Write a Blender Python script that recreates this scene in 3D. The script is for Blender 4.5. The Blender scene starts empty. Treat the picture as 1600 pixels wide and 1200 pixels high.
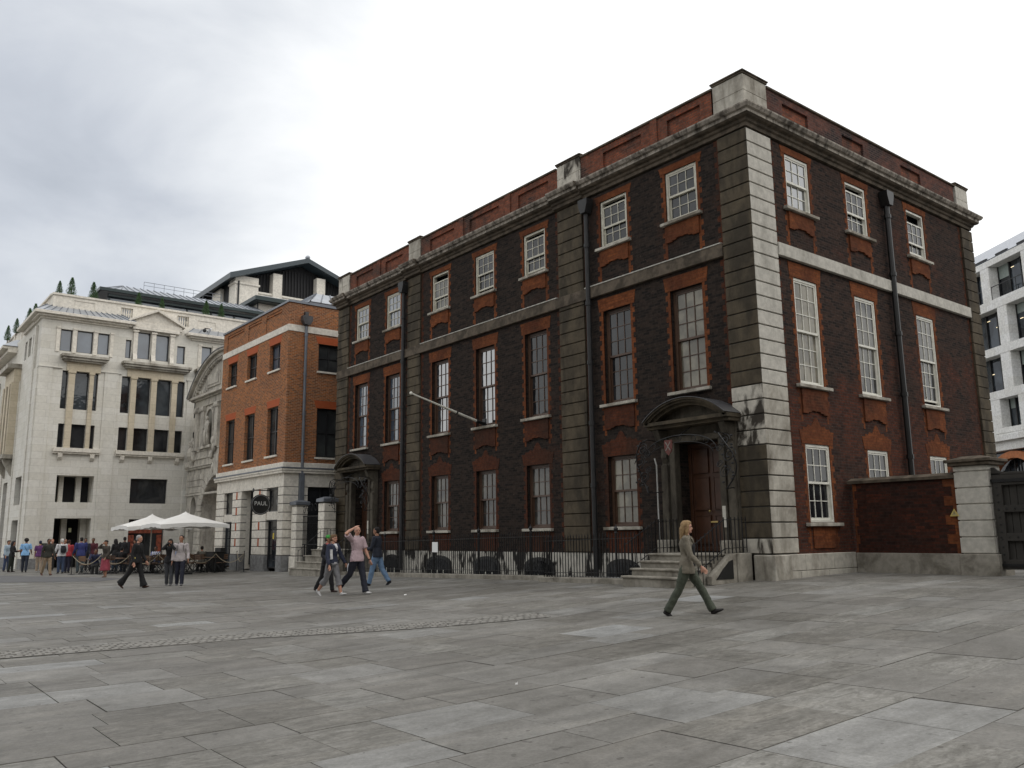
import bpy, bmesh, math, random
from mathutils import Vector, Matrix
random.seed(7)
R = math.radians
sc = bpy.context.scene

# ---------------------------------------------------------------- camera
CX, CY, CZ = -17.70524, -12.26159, 1.5
YAW, PITCH, ROLL = 0.674397996, 0.176286377, -0.0124480223
fw = Vector((math.sin(YAW)*math.cos(PITCH), math.cos(YAW)*math.cos(PITCH), math.sin(PITCH)))
rt = Vector((math.cos(YAW), -math.sin(YAW), 0)); up = rt.cross(fw)
r2 = rt*math.cos(ROLL)+up*math.sin(ROLL); u2 = -rt*math.sin(ROLL)+up*math.cos(ROLL)
cam = bpy.data.cameras.new("camera"); cob = bpy.data.objects.new("camera", cam)
sc.collection.objects.link(cob); sc.camera = cob
M = Matrix.Identity(4)
for i in range(3):
    M[i][0] = r2[i]; M[i][1] = u2[i]; M[i][2] = -fw[i]
M[0][3], M[1][3], M[2][3] = CX, CY, CZ
cob.matrix_world = M
cam.sensor_width = 36; cam.lens = 36*1323.15/1600; cam.clip_end = 2000; cam.clip_start = .05

# ---------------------------------------------------------------- world (overcast sky)
w = bpy.data.worlds.new("World"); sc.world = w; w.use_nodes = True
N = w.node_tree.nodes; LK = w.node_tree.links; N.clear()
out = N.new('ShaderNodeOutputWorld'); bg = N.new('ShaderNodeBackground')
sky = N.new('ShaderNodeTexSky'); sky.sky_type = 'NISHITA'; sky.sun_disc = False
sky.sun_elevation = R(48); sky.sun_rotation = R(150); sky.air_density = 1.5; sky.dust_density = 3
tc = N.new('ShaderNodeTexCoord'); mp = N.new('ShaderNodeMapping'); mp.inputs['Scale'].default_value = (1, 1, 2.2)
n1 = N.new('ShaderNodeTexNoise'); n1.inputs['Scale'].default_value = 2.6; n1.inputs['Detail'].default_value = 7; n1.inputs['Roughness'].default_value = .52
n1.inputs['Distortion'].default_value = .35
LK.new(tc.outputs['Generated'], mp.inputs['Vector']); LK.new(mp.outputs[0], n1.inputs['Vector'])
# a dark bank of cloud low in the north, bright overcast everywhere else
def blob(d, lo, hi):
    dt = N.new('ShaderNodeVectorMath'); dt.operation = 'DOT_PRODUCT'; dt.inputs[1].default_value = Vector(d).normalized()
    LK.new(tc.outputs['Generated'], dt.inputs[0]); mr = N.new('ShaderNodeMapRange'); mr.interpolation_type = 'SMOOTHSTEP'
    mr.inputs[1].default_value = lo; mr.inputs[2].default_value = hi; LK.new(dt.outputs['Value'], mr.inputs[0]); return mr.outputs[0]
ma = N.new('ShaderNodeMath'); ma.operation = 'MULTIPLY_ADD'; ma.inputs[1].default_value = .66; ma.inputs[2].default_value = .635
LK.new(n1.outputs['Fac'], ma.inputs[0])
cur = ma.outputs[0]
for d, lo, hi, amt in (((.05, .90, .42), .82, 1.0, -.36), ((.10, .96, .24), .955, 1.0, -.17), ((.12, .80, .60), .90, 1.0, -.13)):
    mm = N.new('ShaderNodeMath'); mm.operation = 'MULTIPLY_ADD'; mm.inputs[1].default_value = amt
    LK.new(blob(d, lo, hi), mm.inputs[0]); LK.new(cur, mm.inputs[2]); cur = mm.outputs[0]
cr = N.new('ShaderNodeValToRGB'); e = cr.color_ramp.elements
e[0].position = .05; e[0].color = (.205, .23, .27, 1)
e[1].position = .86; e[1].color = (1.1, 1.1, 1.09, 1)
for ps, cc in ((.25, (.34, .37, .42, 1)), (.42, (.52, .548, .60, 1)), (.58, (.75, .77, .795, 1)), (.72, (.97, .975, .98, 1))):
    k = e.new(ps); k.color = cc
LK.new(cur, cr.inputs['Fac'])
skm = N.new('ShaderNodeVectorMath'); skm.operation = 'SCALE'; skm.inputs['Scale'].default_value = .012
LK.new(sky.outputs[0], skm.inputs[0])
add = N.new('ShaderNodeVectorMath'); add.operation = 'ADD'
LK.new(cr.outputs[0], add.inputs[0]); LK.new(skm.outputs[0], add.inputs[1])
LK.new(add.outputs[0], bg.inputs['Color']); bg.inputs['Strength'].default_value = 1.0
LK.new(bg.outputs[0], out.inputs['Surface'])
sun = bpy.data.lights.new("sun", 'SUN'); sun.energy = .55; sun.angle = R(35); sun.color = (1, .96, .9)
so = bpy.data.objects.new("sun", sun); sc.collection.objects.link(so)
sd = Vector((-.35, .75, -.9)); so.rotation_euler = sd.to_track_quat('-Z', 'Y').to_euler()
sc.view_settings.view_transform = 'Standard'; sc.view_settings.look = 'None'
sc.view_settings.exposure = .12; sc.view_settings.gamma = 1
sc.render.engine = 'CYCLES'
sc.cycles.max_bounces = 6

# ---------------------------------------------------------------- helpers
COL = sc.collection

class MB:
    """collects faces; build() links them as one mesh object"""
    def __init__(s): s.v = []; s.f = []; s.mi = []; s.cur = 0; s.marks = []
    def mark(s): s.marks.append((len(s.v), len(s.f)))
    def face(s, pts):
        n = len(s.v); s.v += [tuple(p) for p in pts]; s.f.append(tuple(range(n, n+len(pts)))); s.mi.append(s.cur)
    def hexa(s, c):
        n = len(s.v); s.v += [tuple(p) for p in c]
        for q in ((0, 1, 2, 3), (7, 6, 5, 4), (0, 4, 5, 1), (1, 5, 6, 2), (2, 6, 7, 3), (3, 7, 4, 0)):
            s.f.append(tuple(n+i for i in q)); s.mi.append(s.cur)
    def box(s, x0, x1, y0, y1, z0, z1, F=None):
        c = [(x0, y0, z0), (x1, y0, z0), (x1, y1, z0), (x0, y1, z0), (x0, y0, z1), (x1, y0, z1), (x1, y1, z1), (x0, y1, z1)]
        s.hexa([F(*p) for p in c] if F else c)
    def prism(s, poly, d0, d1, F):
        """poly of (u,z) extruded along d"""
        n = len(s.v); k = len(poly)
        s.v += [tuple(F(u, d0, z)) for u, z in poly]+[tuple(F(u, d1, z)) for u, z in poly]
        s.f.append(tuple(range(n, n+k))); s.f.append(tuple(range(n+2*k-1, n+k-1, -1))); s.mi += [s.cur]*2
        for i in range(k):
            j = (i+1) % k; s.f.append((n+i, n+j, n+k+j, n+k+i)); s.mi.append(s.cur)
    def rings(s, rings, closed=True):
        n = len(s.v); k = len(rings[0])
        for r in rings: s.v += [tuple(p) for p in r]
        for a in range(len(rings)-1):
            for i in range(k):
                j = (i+1) % k; s.f.append((n+a*k+i, n+a*k+j, n+(a+1)*k+j, n+(a+1)*k+i)); s.mi.append(s.cur)
        if closed:
            s.f.append(tuple(range(n+k-1, n-1, -1))); b = n+(len(rings)-1)*k
            s.f.append(tuple(range(b, b+k))); s.mi += [s.cur]*2
    def tube(s, pts, rad, n=8, side=None, flat=1.0):
        """tube through points; rad number or list (or list of (ra, rb)); side = direction of ra"""
        pts = [Vector(p) for p in pts]; rr = []
        if not isinstance(rad, (list, tuple)): rad = [rad]*len(pts)
        for i, p in enumerate(pts):
            t = (pts[min(i+1, len(pts)-1)]-pts[max(i-1, 0)])
            if t.length < 1e-9: t = Vector((0, 0, 1))
            t.normalize()
            if side: a = Vector(side)
            elif i: a = pa
            else: a = Vector((0, 0, 1)) if abs(t.z) < .8 else Vector((1, 0, 0))
            a = a-t*a.dot(t)
            if a.length < 1e-4: a = t.orthogonal()
            a.normalize(); b = t.cross(a); pa = a
            r = rad[i]; ra, rb = (r if isinstance(r, (list, tuple)) else (r, r*flat))
            rr.append([p+a*math.cos(2*math.pi*q/n)*ra+b*math.sin(2*math.pi*q/n)*rb for q in range(n)])
        s.rings(rr)
    def lathe(s, c, prof, n=12):
        s.rings([[(c[0]+r*math.cos(2*math.pi*q/n), c[1]+r*math.sin(2*math.pi*q/n), c[2]+z) for q in range(n)] for r, z in prof])
    def ball(s, c, r, n=10, m=7, rz=None, R3=None):
        c = Vector(c); r = r if isinstance(r, (tuple, list)) else (r, r, r); rr = []
        for i in range(m+1):
            th = math.pi*(.04+.92*i/m)
            ring = []
            for q in range(n):
                ph = 2*math.pi*q/n
                v = Vector((r[0]*math.sin(th)*math.cos(ph), r[1]*math.sin(th)*math.sin(ph), -r[2]*math.cos(th)))
                if R3: v = R3 @ v
                ring.append(c+v)
            rr.append(ring)
        s.rings(rr)
    def islands(s, name, mat, parent=None, **k):
        """one object per group of touching pieces"""
        par = list(range(len(s.v)))
        def fd(i):
            while par[i] != i: par[i] = par[par[i]]; i = par[i]
            return i
        for f in s.f:
            for i in f[1:]: par[fd(i)] = fd(f[0])
        bb = {}
        for i, p in enumerate(s.v):
            r = fd(i); b = bb.setdefault(r, [list(p), list(p)])
            for a in range(3): b[0][a] = min(b[0][a], p[a]); b[1][a] = max(b[1][a], p[a])
        ks = list(bb); gp = {r: r for r in ks}
        def gd(i):
            while gp[i] != i: i = gp[i]
            return i
        for i, a in enumerate(ks):
            for c in ks[i+1:]:
                A, B = bb[a], bb[c]
                if all(A[0][q]-.03 < B[1][q] and B[0][q]-.03 < A[1][q] for q in range(3)): gp[gd(a)] = gd(c)
        fs = {}
        for f, m in zip(s.f, s.mi): fs.setdefault(gd(fd(f[0])), []).append((f, m))
        for lst in fs.values():
            q = MB(); mp_ = {}
            for f, m in lst:
                for i in f:
                    if i not in mp_: mp_[i] = len(q.v); q.v.append(s.v[i])
                q.f.append(tuple(mp_[i] for i in f)); q.mi.append(m)
            q.build(name, mat, parent, **k)
    def split(s, name, mat, parent=None, **k):
        ms = s.marks+[(len(s.v), len(s.f))]; pv_ = pf_ = 0
        for a, b in ms:
            if b > pf_:
                q = MB(); q.v = s.v[pv_:a]; q.f = [tuple(i-pv_ for i in f) for f in s.f[pf_:b]]; q.mi = s.mi[pf_:b]; q.build(name, mat, parent, **k)
            pv_, pf_ = a, b
    def build(s, name, mat, parent=None, smooth=False, recalc=True, bevel=0, mods=()):
        me = bpy.data.meshes.new(name); me.from_pydata(s.v, [], s.f)
        ms = mat if isinstance(mat, (list, tuple)) else [mat]
        for m in ms: me.materials.append(m)
        if len(ms) > 1: me.polygons.foreach_set('material_index', s.mi)
        if recalc:
            b = bmesh.new(); b.from_mesh(me); bmesh.ops.recalc_face_normals(b, faces=b.faces); b.to_mesh(me); b.free()
        if smooth: me.polygons.foreach_set('use_smooth', [True]*len(me.polygons))
        me.update()
        o = bpy.data.objects.new(name, me); COL.objects.link(o)
        if parent is not None:
            o.parent = parent
            # parts are modelled in world coordinates: undo the parent's offset
            off = Vector((0, 0, 0)); q = parent
            while q is not None:
                if q.type == 'EMPTY': off += q.location
                q = q.parent
            if parent.type == 'EMPTY': o.matrix_parent_inverse = Matrix.Translation(-off)
        if bevel:
            m = o.modifiers.new('bevel', 'BEVEL'); m.width = bevel; m.segments = 1; m.limit_method = 'ANGLE'
        return o

def tag(o, label=None, cat=None, group=None, kind=None):
    if label: o['label'] = label
    if cat: o['category'] = cat
    if group: o['group'] = group
    if kind: o['kind'] = kind
    return o
def thing(name, label, cat, loc=(0, 0, 0), group=None):
    o = bpy.data.objects.new(name, None); COL.objects.link(o); o.location = loc; o.empty_display_size = .2
    return tag(o, label, cat, group)
def copy_tree(o, parent=None):
    c = o.copy(); COL.objects.link(c)
    if parent is not None: c.parent = parent
    for ch in o.children: copy_tree(ch, c)
    return c

def g(x, y):
    """height of the paved square, which falls gently to the north-west"""
    t = min(max((x-.35*y+14)/18, 0), 1)
    return -.12+.55*t*t*(3-2*t)

# ---------------------------------------------------------------- materials
def newmat(name):
    m = bpy.data.materials.new(name); m.use_nodes = True; nt = m.node_tree
    return m, nt.nodes, nt.links, nt.nodes['Principled BSDF']
def ramp(n, stops):
    r = n.new('ShaderNodeValToRGB'); el = r.color_ramp.elements
    el[0].position, el[0].color = stops[0][0], (*stops[0][1], 1)
    el[1].position, el[1].color = stops[-1][0], (*stops[-1][1], 1)
    for p, c in stops[1:-1]:
        k = el.new(p); k.color = (*c, 1)
    return r
def noise(n, l, vec, sc_, det=4, rough=.55, dist=0):
    t = n.new('ShaderNodeTexNoise'); t.inputs['Scale'].default_value = sc_; t.inputs['Detail'].default_value = det
    t.inputs['Roughness'].default_value = rough; t.inputs['Distortion'].default_value = dist
    l.new(vec, t.inputs['Vector']); return t.outputs['Fac']
def mix(n, l, fac, a, b, mode='MIX'):
    m = n.new('ShaderNodeMix'); m.data_type = 'RGBA'; m.blend_type = mode
    for s_, v in ((0, fac), (6, a), (7, b)):
        if hasattr(v, 'is_linked'): l.new(v, m.inputs[s_])
        else: m.inputs[s_].default_value = v if s_ == 0 else (*v, 1)
    return m.outputs[2]
def plain(name, c, rough=.6, metal=0, var=.15, sc_=6, spec=None, coat=0):
    m, n, l, b = newmat(name)
    tcn = n.new('ShaderNodeTexCoord')
    f = noise(n, l, tcn.outputs['Object'], sc_, 5)
    r = ramp(n, ((.25, tuple(x*(1-var) for x in c)), (.75, tuple(min(1, x*(1+var)) for x in c))))
    l.new(f, r.inputs[0]); l.new(r.outputs[0], b.inputs['Base Color'])
    b.inputs['Roughness'].default_value = rough; b.inputs['Metallic'].default_value = metal
    if spec is not None: b.inputs['Specular IOR Level'].default_value = spec
    if coat: b.inputs['Coat Weight'].default_value = coat
    return m
def wallvec(n, l):
    """(x+y, z) : brick courses run true on faces looking along x or along y"""
    gm = n.new('ShaderNodeTexCoord'); sp = n.new('ShaderNodeSeparateXYZ'); l.new(gm.outputs['Object'], sp.inputs[0])
    ad = n.new('ShaderNodeMath'); l.new(sp.outputs[0], ad.inputs[0]); l.new(sp.outputs[1], ad.inputs[1])
    cb = n.new('ShaderNodeCombineXYZ'); l.new(ad.outputs[0], cb.inputs[0]); l.new(sp.outputs[2], cb.inputs[1])
    return gm.outputs['Object'], cb.outputs[0], sp
def brickmat(name, c1, c2, mortar, bw=.225, bh=.076, ms=.009, patch=None, patch_lo=.5, patch_hi=.62, zmix=None, bump=.35, speck=None):
    m, n, l, b = newmat(name)
    P, V, sp = wallvec(n, l)
    bt = n.new('ShaderNodeTexBrick'); l.new(V, bt.inputs['Vector'])
    bt.inputs['Scale'].default_value = 1; bt.inputs['Brick Width'].default_value = bw; bt.inputs['Row Height'].default_value = bh
    bt.inputs['Mortar Size'].default_value = ms; bt.inputs['Mortar Smooth'].default_value = .3; bt.inputs['Bias'].default_value = 0
    bt.inputs['Color1'].default_value = (*c1, 1); bt.inputs['Color2'].default_value = (*c2, 1); bt.inputs['Mortar'].default_value = (*mortar, 1)
    col = bt.outputs['Color']
    if patch:
        f = noise(n, l, P, .55, 6, .6, .4)
        if zmix:
            # more of the patch colour low down on the wall, where the brick was cleaned
            mr = n.new('ShaderNodeMapRange'); mr.inputs[1].default_value = zmix[0]; mr.inputs[2].default_value = zmix[1]
            mr.inputs[3].default_value = zmix[2]; mr.inputs[4].default_value = 0; l.new(sp.outputs[2], mr.inputs[0])
            aa = n.new('ShaderNodeMath'); l.new(f, aa.inputs[0]); l.new(mr.outputs[0], aa.inputs[1]); f = aa.outputs[0]
        rr = ramp(n, ((patch_lo, (0, 0, 0)), (patch_hi, (1, 1, 1)))); l.new(f, rr.inputs[0])
        b2 = n.new('ShaderNodeTexBrick'); l.new(V, b2.inputs['Vector'])
        for k_, v_ in (('Scale', 1), ('Brick Width', bw), ('Row Height', bh), ('Mortar Size', ms)): b2.inputs[k_].default_value = v_
        b2.inputs['Color1'].default_value = (*patch[0], 1); b2.inputs['Color2'].default_value = (*patch[1], 1); b2.inputs['Mortar'].default_value = (*mortar, 1)
        col = mix(n, l, rr.outputs[0], col, b2.outputs['Color'])
    f2 = noise(n, l, P, 9, 6, .7)
    r2_ = ramp(n, ((.28, (.6, .6, .6)), (.72, (1.3, 1.28, 1.25)))); l.new(f2, r2_.inputs[0])
    col = mix(n, l, 1.0, col, r2_.outputs[0], 'MULTIPLY')
    if speck:
        f3 = noise(n, l, P, 26, 2, .5); r3 = ramp(n, ((.69, (0, 0, 0)), (.74, (1, 1, 1)))); l.new(f3, r3.inputs[0])
        col = mix(n, l, r3.outputs[0], col, speck)
    l.new(col, b.inputs['Base Color']); b.inputs['Roughness'].default_value = .9
    b.inputs['Specular IOR Level'].default_value = .08
    bp = n.new('ShaderNodeBump'); bp.inputs['Strength'].default_value = bump; bp.inputs['Distance'].default_value = .01
    l.new(bt.outputs['Fac'], bp.inputs['Height']); bp.invert = True; l.new(bp.outputs[0], b.inputs['Normal'])
    return m
def stonemat(name, base, dark, amt=.5, sc_=1.3, joints=None, streak=True, edge=.08, rough=.8, mott=1):
    """weathered limestone: base colour with blotches and vertical streaks of soot"""
    m, n, l, b = newmat(name)
    P, V, sp = wallvec(n, l)
    mpn = n.new('ShaderNodeMapping'); mpn.inputs['Scale'].default_value = (1, 1, .35 if streak else 1); l.new(P, mpn.inputs[0])
    f = noise(n, l, mpn.outputs[0], sc_, 8, .62, .5)
    r = ramp(n, ((amt-edge, dark), (amt+edge, base))); l.new(f, r.inputs[0])
    f2 = noise(n, l, P, 7, 6, .6); r2_ = ramp(n, ((.3, (1-.2*mott,)*3), (.7, (1+.15*mott,)*3))); l.new(f2, r2_.inputs[0])
    col = mix(n, l, 1.0, r.outputs[0], r2_.outputs[0], 'MULTIPLY')
    if joints:
        bt = n.new('ShaderNodeTexBrick'); l.new(V, bt.inputs['Vector'])
        for k_, v_ in (('Scale', 1), ('Brick Width', joints[0]), ('Row Height', joints[1]), ('Mortar Size', joints[2])): bt.inputs[k_].default_value = v_
        bt.inputs['Color1'].default_value = (1, 1, 1, 1); bt.inputs['Color2'].default_value = (.9, .89, .86, 1); bt.inputs['Mortar'].default_value = (.72, .71, .69, 1)
        col = mix(n, l, 1.0, col, bt.outputs['Color'], 'MULTIPLY')
    l.new(col, b.inputs['Base Color']); b.inputs['Roughness'].default_value = rough
    b.inputs['Specular IOR Level'].default_value = .12
    bp = n.new('ShaderNodeBump'); bp.inputs['Strength'].default_value = .25; bp.inputs['Distance'].default_value = .01
    f4 = noise(n, l, P, 30, 4); l.new(f4, bp.inputs['Height']); l.new(bp.outputs[0], b.inputs['Normal'])
    return m
def glassmat(name, c, c2=None, sc_=.9, refl=.5, ior=1.48):
    """old window glass over a dim room or a blind: reflects the sky unevenly"""
    m, n, l, b = newmat(name)
    tcn = n.new('ShaderNodeTexCoord')
    f = noise(n, l, tcn.outputs['Object'], sc_, 3)
    r = ramp(n, ((.42, c), (.58, c2 or c))); l.new(f, r.inputs[0]); l.new(r.outputs[0], b.inputs['Base Color'])
    b.inputs['Roughness'].default_value = .03; b.inputs['Specular IOR Level'].default_value = refl; b.inputs['IOR'].default_value = ior
    f2 = noise(n, l, tcn.outputs['Object'], 2.2, 2)
    bp = n.new('ShaderNodeBump'); bp.inputs['Strength'].default_value = .12; bp.inputs['Distance'].default_value = .05
    l.new(f2, bp.inputs['Height']); l.new(bp.outputs[0], b.inputs['Normal'])
    return m

SOOT = brickmat('sooty_brick', (.043, .032, .027), (.016, .0145, .0145), (.038, .031, .027),
                patch=((.07, .03, .021), (.036, .021, .017)), patch_lo=.57, patch_hi=.78, speck=(.13, .1, .08))
SOOTR = brickmat('sooty_brick_red_below', (.058, .036, .029), (.020, .017, .017), (.055, .042, .036),
                 patch=((.115, .038, .023), (.06, .026, .02)), patch_lo=.56, patch_hi=.78, zmix=(2.2, 8, .26), speck=(.2, .17, .14))
REDB = brickmat('rubbed_red_brick', (.215, .072, .029), (.14, .048, .023), (.11, .048, .026), ms=.007,
                patch=((.06, .028, .019), (.10, .034, .02)), patch_lo=.44, patch_hi=.66, bump=.2)
REDD = brickmat('sooted_red_brick', (.105, .036, .02), (.07, .028, .019), (.06, .034, .024), ms=.007,
                patch=((.045, .026, .02), (.06, .028, .02)), patch_lo=.44, patch_hi=.62, bump=.2)
PARB = brickmat('parapet_red_brick', (.25, .082, .048), (.14, .055, .038), (.12, .075, .058), ms=.012,
                patch=((.075, .042, .036), (.035, .03, .03)), patch_lo=.5, patch_hi=.62)
PARD = brickmat('parapet_dull_brick', (.16, .066, .05), (.085, .042, .037), (.10, .07, .06), ms=.012,
                patch=((.05, .036, .036), (.03, .027, .029)), patch_lo=.46, patch_hi=.6)
WALLB = brickmat('garden_wall_brick', (.085, .028, .018), (.035, .019, .016), (.04, .026, .021),
                 patch=((.04, .019, .016), (.024, .017, .016)), patch_lo=.46, patch_hi=.66)
STN_D = stonemat('sooty_limestone', (.098, .080, .056), (.052, .044, .033), .5, 1.6)
STN_P = stonemat('pale_limestone', (.50, .48, .43), (.30, .285, .25), .36, 1.5, edge=.14)
STN_PL = stonemat('stained_limestone', (.50, .47, .41), (.055, .048, .04), .47, 1.7, edge=.04)
STN_PR = stonemat('patchy_limestone', (.46, .435, .38), (.17, .15, .12), .45, 1.3, edge=.12)
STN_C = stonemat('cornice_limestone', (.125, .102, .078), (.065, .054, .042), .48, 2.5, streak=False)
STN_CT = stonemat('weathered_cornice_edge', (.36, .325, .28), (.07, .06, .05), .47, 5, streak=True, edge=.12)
STN_W = stonemat('clean_limestone', (.70, .682, .63), (.61, .59, .54), .42, .8, joints=(1.1, .42, .008), edge=.2, mott=.45)
STN_Y = stonemat('honey_limestone', (.60, .53, .41), (.53, .465, .36), .45, .9, joints=(.9, .42, .008), edge=.2, mott=.5)
STN_WP = stonemat('plain_clean_limestone', (.70, .66, .585), (.56, .525, .46), .36, 1.2, edge=.14)
STN_T = stonemat('gateway_limestone', (.52, .49, .43), (.30, .28, .25), .44, 2.0, edge=.1)
JOINT = plain('dark_joint', (.10, .095, .085), .95, 0, .2, 5)  # dark backing colour seen between the stone blocks
STEP = stonemat('step_stone', (.30, .28, .24), (.16, .145, .12), .45, 2, streak=False, edge=.1)
GRNT = stonemat('grey_plinth_granite', (.24, .24, .24), (.18, .18, .18), .5, 5, streak=False)
AREAW = stonemat('limewashed_area_wall', (.50, .48, .43), (.03, .028, .026), .47, 2.3, edge=.03)
LEAD = plain('lead_sheet', (.16, .175, .20), .45, .3, .2, 3)
LEADD = plain('dark_lead', (.075, .075, .08), .4, .2, .3, 3)
IRON = plain('black_iron', (.014, .014, .015), .45, .3, .3, 9)
IRONP = plain('dark_grey_pipe', (.018, .018, .019), .6, 0, .3, 4)
PAINT = plain('cream_painted_timber', (.50, .48, .40), .5, 0, .22, 5)
PAINTW = plain('white_painted_timber', (.68, .67, .60), .45, 0, .14, 5)
PAINTB = plain('brown_painted_timber', (.075, .04, .024), .5, 0, .25, 5)
DOORW = plain('varnished_dark_oak', (.062, .024, .011), .5, 0, .3, 3)
OAK = plain('weathered_gate_oak', (.030, .027, .023), .75, 0, .3, 3)
VOID = plain('dim_room', (.012, .012, .013), .9)
GLD = glassmat('dark_pane', (.012, .013, .015), (.03, .032, .035))
GLB = glassmat('blind_pane', (.24, .22, .17), (.13, .12, .095), 1.4)
GLG = glassmat('ground_floor_pane', (.03, .03, .03), (.10, .095, .08), .9)
GLM = glassmat('mixed_pane', (.02, .021, .023), (.12, .115, .10), .8)
GLR = glassmat('bright_reflecting_pane', (.03, .034, .04), (.05, .055, .06), .5, .9, 2.3)
GLO = glassmat('office_pane', (.012, .014, .017), (.05, .06, .07), .5, .7)
GLS = glassmat('sky_tinted_pane', (.09, .115, .15), (.05, .065, .09), .4, 1.0, 1.65)  # sky reflection partly put into the bluish base colour
ZINC = plain('zinc_roof', (.36, .38, .41), .35, .4, .15, 2)
GREENM = plain('green_painted_steel', (.018, .032, .033), .4, .2, .2, 3)
BLACKP = plain('black_paint', (.012, .012, .012), .4)
WHITEM = plain('white_panel', (.8, .8, .79), .5, 0, .05)
OFFW = stonemat('office_white_stone', (.78, .78, .77), (.7, .7, .69), .45, .6, joints=(1.4, .7, .006), edge=.2)
ORED = brickmat('orange_brick', (.42, .145, .048), (.17, .075, .045), (.33, .22, .14), ms=.013, patch=((.27, .09, .04), (.13, .05, .035)), patch_lo=.45, patch_hi=.75)
# red building: orange stretchers with a blue-grey header here and there
REDLINT = plain('orange_lintel_brick', (.36, .075, .018), .85, 0, .12, 8)

# ---------------------------------------------------------------- facade helpers
def FX(x0, sgn=-1):
    """facade in the plane x=x0 looking along sgn*x: u runs along y, d outward"""
    return lambda u, d, z: (x0+sgn*d, u, z)
def FY(y0, sgn=-1):
    return lambda u, d, z: (u, y0+sgn*d, z)
def wall_grid(mb, F, u0, u1, z0, z1, ops, rev=.22):
    us = sorted({u0, u1, *[o[0] for o in ops], *[o[1] for o in ops]}); zs = sorted({z0, z1, *[o[2] for o in ops], *[o[3] for o in ops]})
    us = [u for u in us if u0 <= u <= u1]; zs = [z for z in zs if z0 <= z <= z1]
    for a, b in zip(us, us[1:]):
        for c, d in zip(zs, zs[1:]):
            um, zm = (a+b)/2, (c+d)/2
            if any(o[0] < um < o[1] and o[2] < zm < o[3] for o in ops): continue
            mb.face([F(a, 0, c), F(b, 0, c), F(b, 0, d), F(a, 0, d)])
    for o in ops:
        a, b, c, d = o[:4]; r = o[4] if len(o) > 4 else rev
        for p, q in (((a, c), (a, d)), ((a, d), (b, d)), ((b, d), (b, c)), ((b, c), (a, c))):
            mb.face([F(p[0], 0, p[1]), F(q[0], 0, q[1]), F(q[0], -r, q[1]), F(p[0], -r, p[1])])
def teeth(mb, F, u, s, z0, z1, w0=.11, w1=.225, d=.004, n=4, bh=.076, d0=-.02):
    """toothed brick edge growing from u in direction s"""
    z = z0; k = 0
    while z < z1-.01:
        zz = min(z+n*bh, z1); w_ = w1 if k % 2 else w0
        mb.box(min(u, u+s*w_), max(u, u+s*w_), d0, d, z, zz, F); z = zz; k += 1
def frame_ring(mb, F, a, b, c, d, t, d0, d1, tb=None):
    tb = tb or t
    mb.box(a, a+t, d0, d1, c, d, F); mb.box(b-t, b, d0, d1, c, d, F)
    mb.box(a+t, b-t, d0, d1, d-t, d, F); mb.box(a+t, b-t, d0, d1, c, c+tb, F)
def sash(mb, pb, F, a, b, c, d, cols, rows, dp, st=.045, bt=.022, th=.04):
    frame_ring(mb, F, a, b, c, d, st, dp-th, dp, st*1.3)
    ia, ib, ic, id_ = a+st, b-st, c+st*1.3, d-st
    for i in range(1, cols):
        x = ia+(ib-ia)*i/cols; mb.box(x-bt/2, x+bt/2, dp-th*.8, dp-.004, ic, id_, F)
    for j in range(1, rows):
        z = ic+(id_-ic)*j/rows
        for i in range(cols):
            x0 = ia+(ib-ia)*i/cols+(bt/2 if i else 0); x1 = ia+(ib-ia)*(i+1)/cols-(bt/2 if i < cols-1 else 0)
            mb.box(x0, x1, dp-th*.8, dp-.004, z-bt/2, z+bt/2, F)
    # every light of old glass sits at its own slight angle
    for i in range(cols):
        for j in range(rows):
            x0 = ia+(ib-ia)*i/cols; x1 = ia+(ib-ia)*(i+1)/cols; z0 = ic+(id_-ic)*j/rows; z1 = ic+(id_-ic)*(j+1)/rows
            q = [dp-th*.6+random.uniform(-.003, .003) for _ in range(4)]
            pb.face([F(x0, q[0], z0), F(x1, q[1], z0), F(x1, q[2], z1), F(x0, q[3], z1)])
def sash_window(parent, F, a, b, c, d, dp, rows, fmat, gmat, drop=0, lift=0, cols=3, sill=True, sw=.16, label=None, sillm=None):
    f = MB(); frame_ring(f, F, a, b, c, d, .075, dp-.14, dp, .06)
    fo = f.build('window', fmat, parent, bevel=.004)
    if label: fo['label'] = label
    s = MB(); p = MB(); zm = (c+d)/2
    ia, ib = a+.075, b-.075
    sash(s, p, F, ia, ib, zm-.02-drop, d-.075-drop, cols, rows, dp-.02)
    if drop or lift:
        pass
    sash(s, p, F, ia, ib, c+.06+lift, zm+.02+lift, cols, rows, dp-.07)
    s.build('sash', fmat, fo); p.build('pane', gmat, fo, recalc=False)
    v = MB(); v.face([F(ia, dp-.3, c), F(ib, dp-.3, c), F(ib, dp-.3, d), F(ia, dp-.3, d)]); v.build('room_beyond', VOID, fo, recalc=False)
    if sill:
        s2 = MB(); s2.prism([(a-sw, c-.10), (b+sw, c-.10), (b+sw, c-.015), (a-sw, c-.015)], 0.002, .13, F)
        s2.box(a+.001, b-.001, dp-.14, .002, c-.07, c-.001, F)
        s2.build('sill', sillm or STN_PR, fo, bevel=.008)
    return fo

def resurvey(root, s, o):
    """move a finished building onto its surveyed position: mesh points and the base of the thing alike"""
    Mx = Matrix.Translation(o) @ Matrix.Diagonal((*s, 1)); done = set()
    def walk(q):
        for ch in q.children:
            if ch.data and ch.data.name not in done: done.add(ch.data.name); ch.data.transform(Mx)
            walk(ch)
    walk(root)
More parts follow.
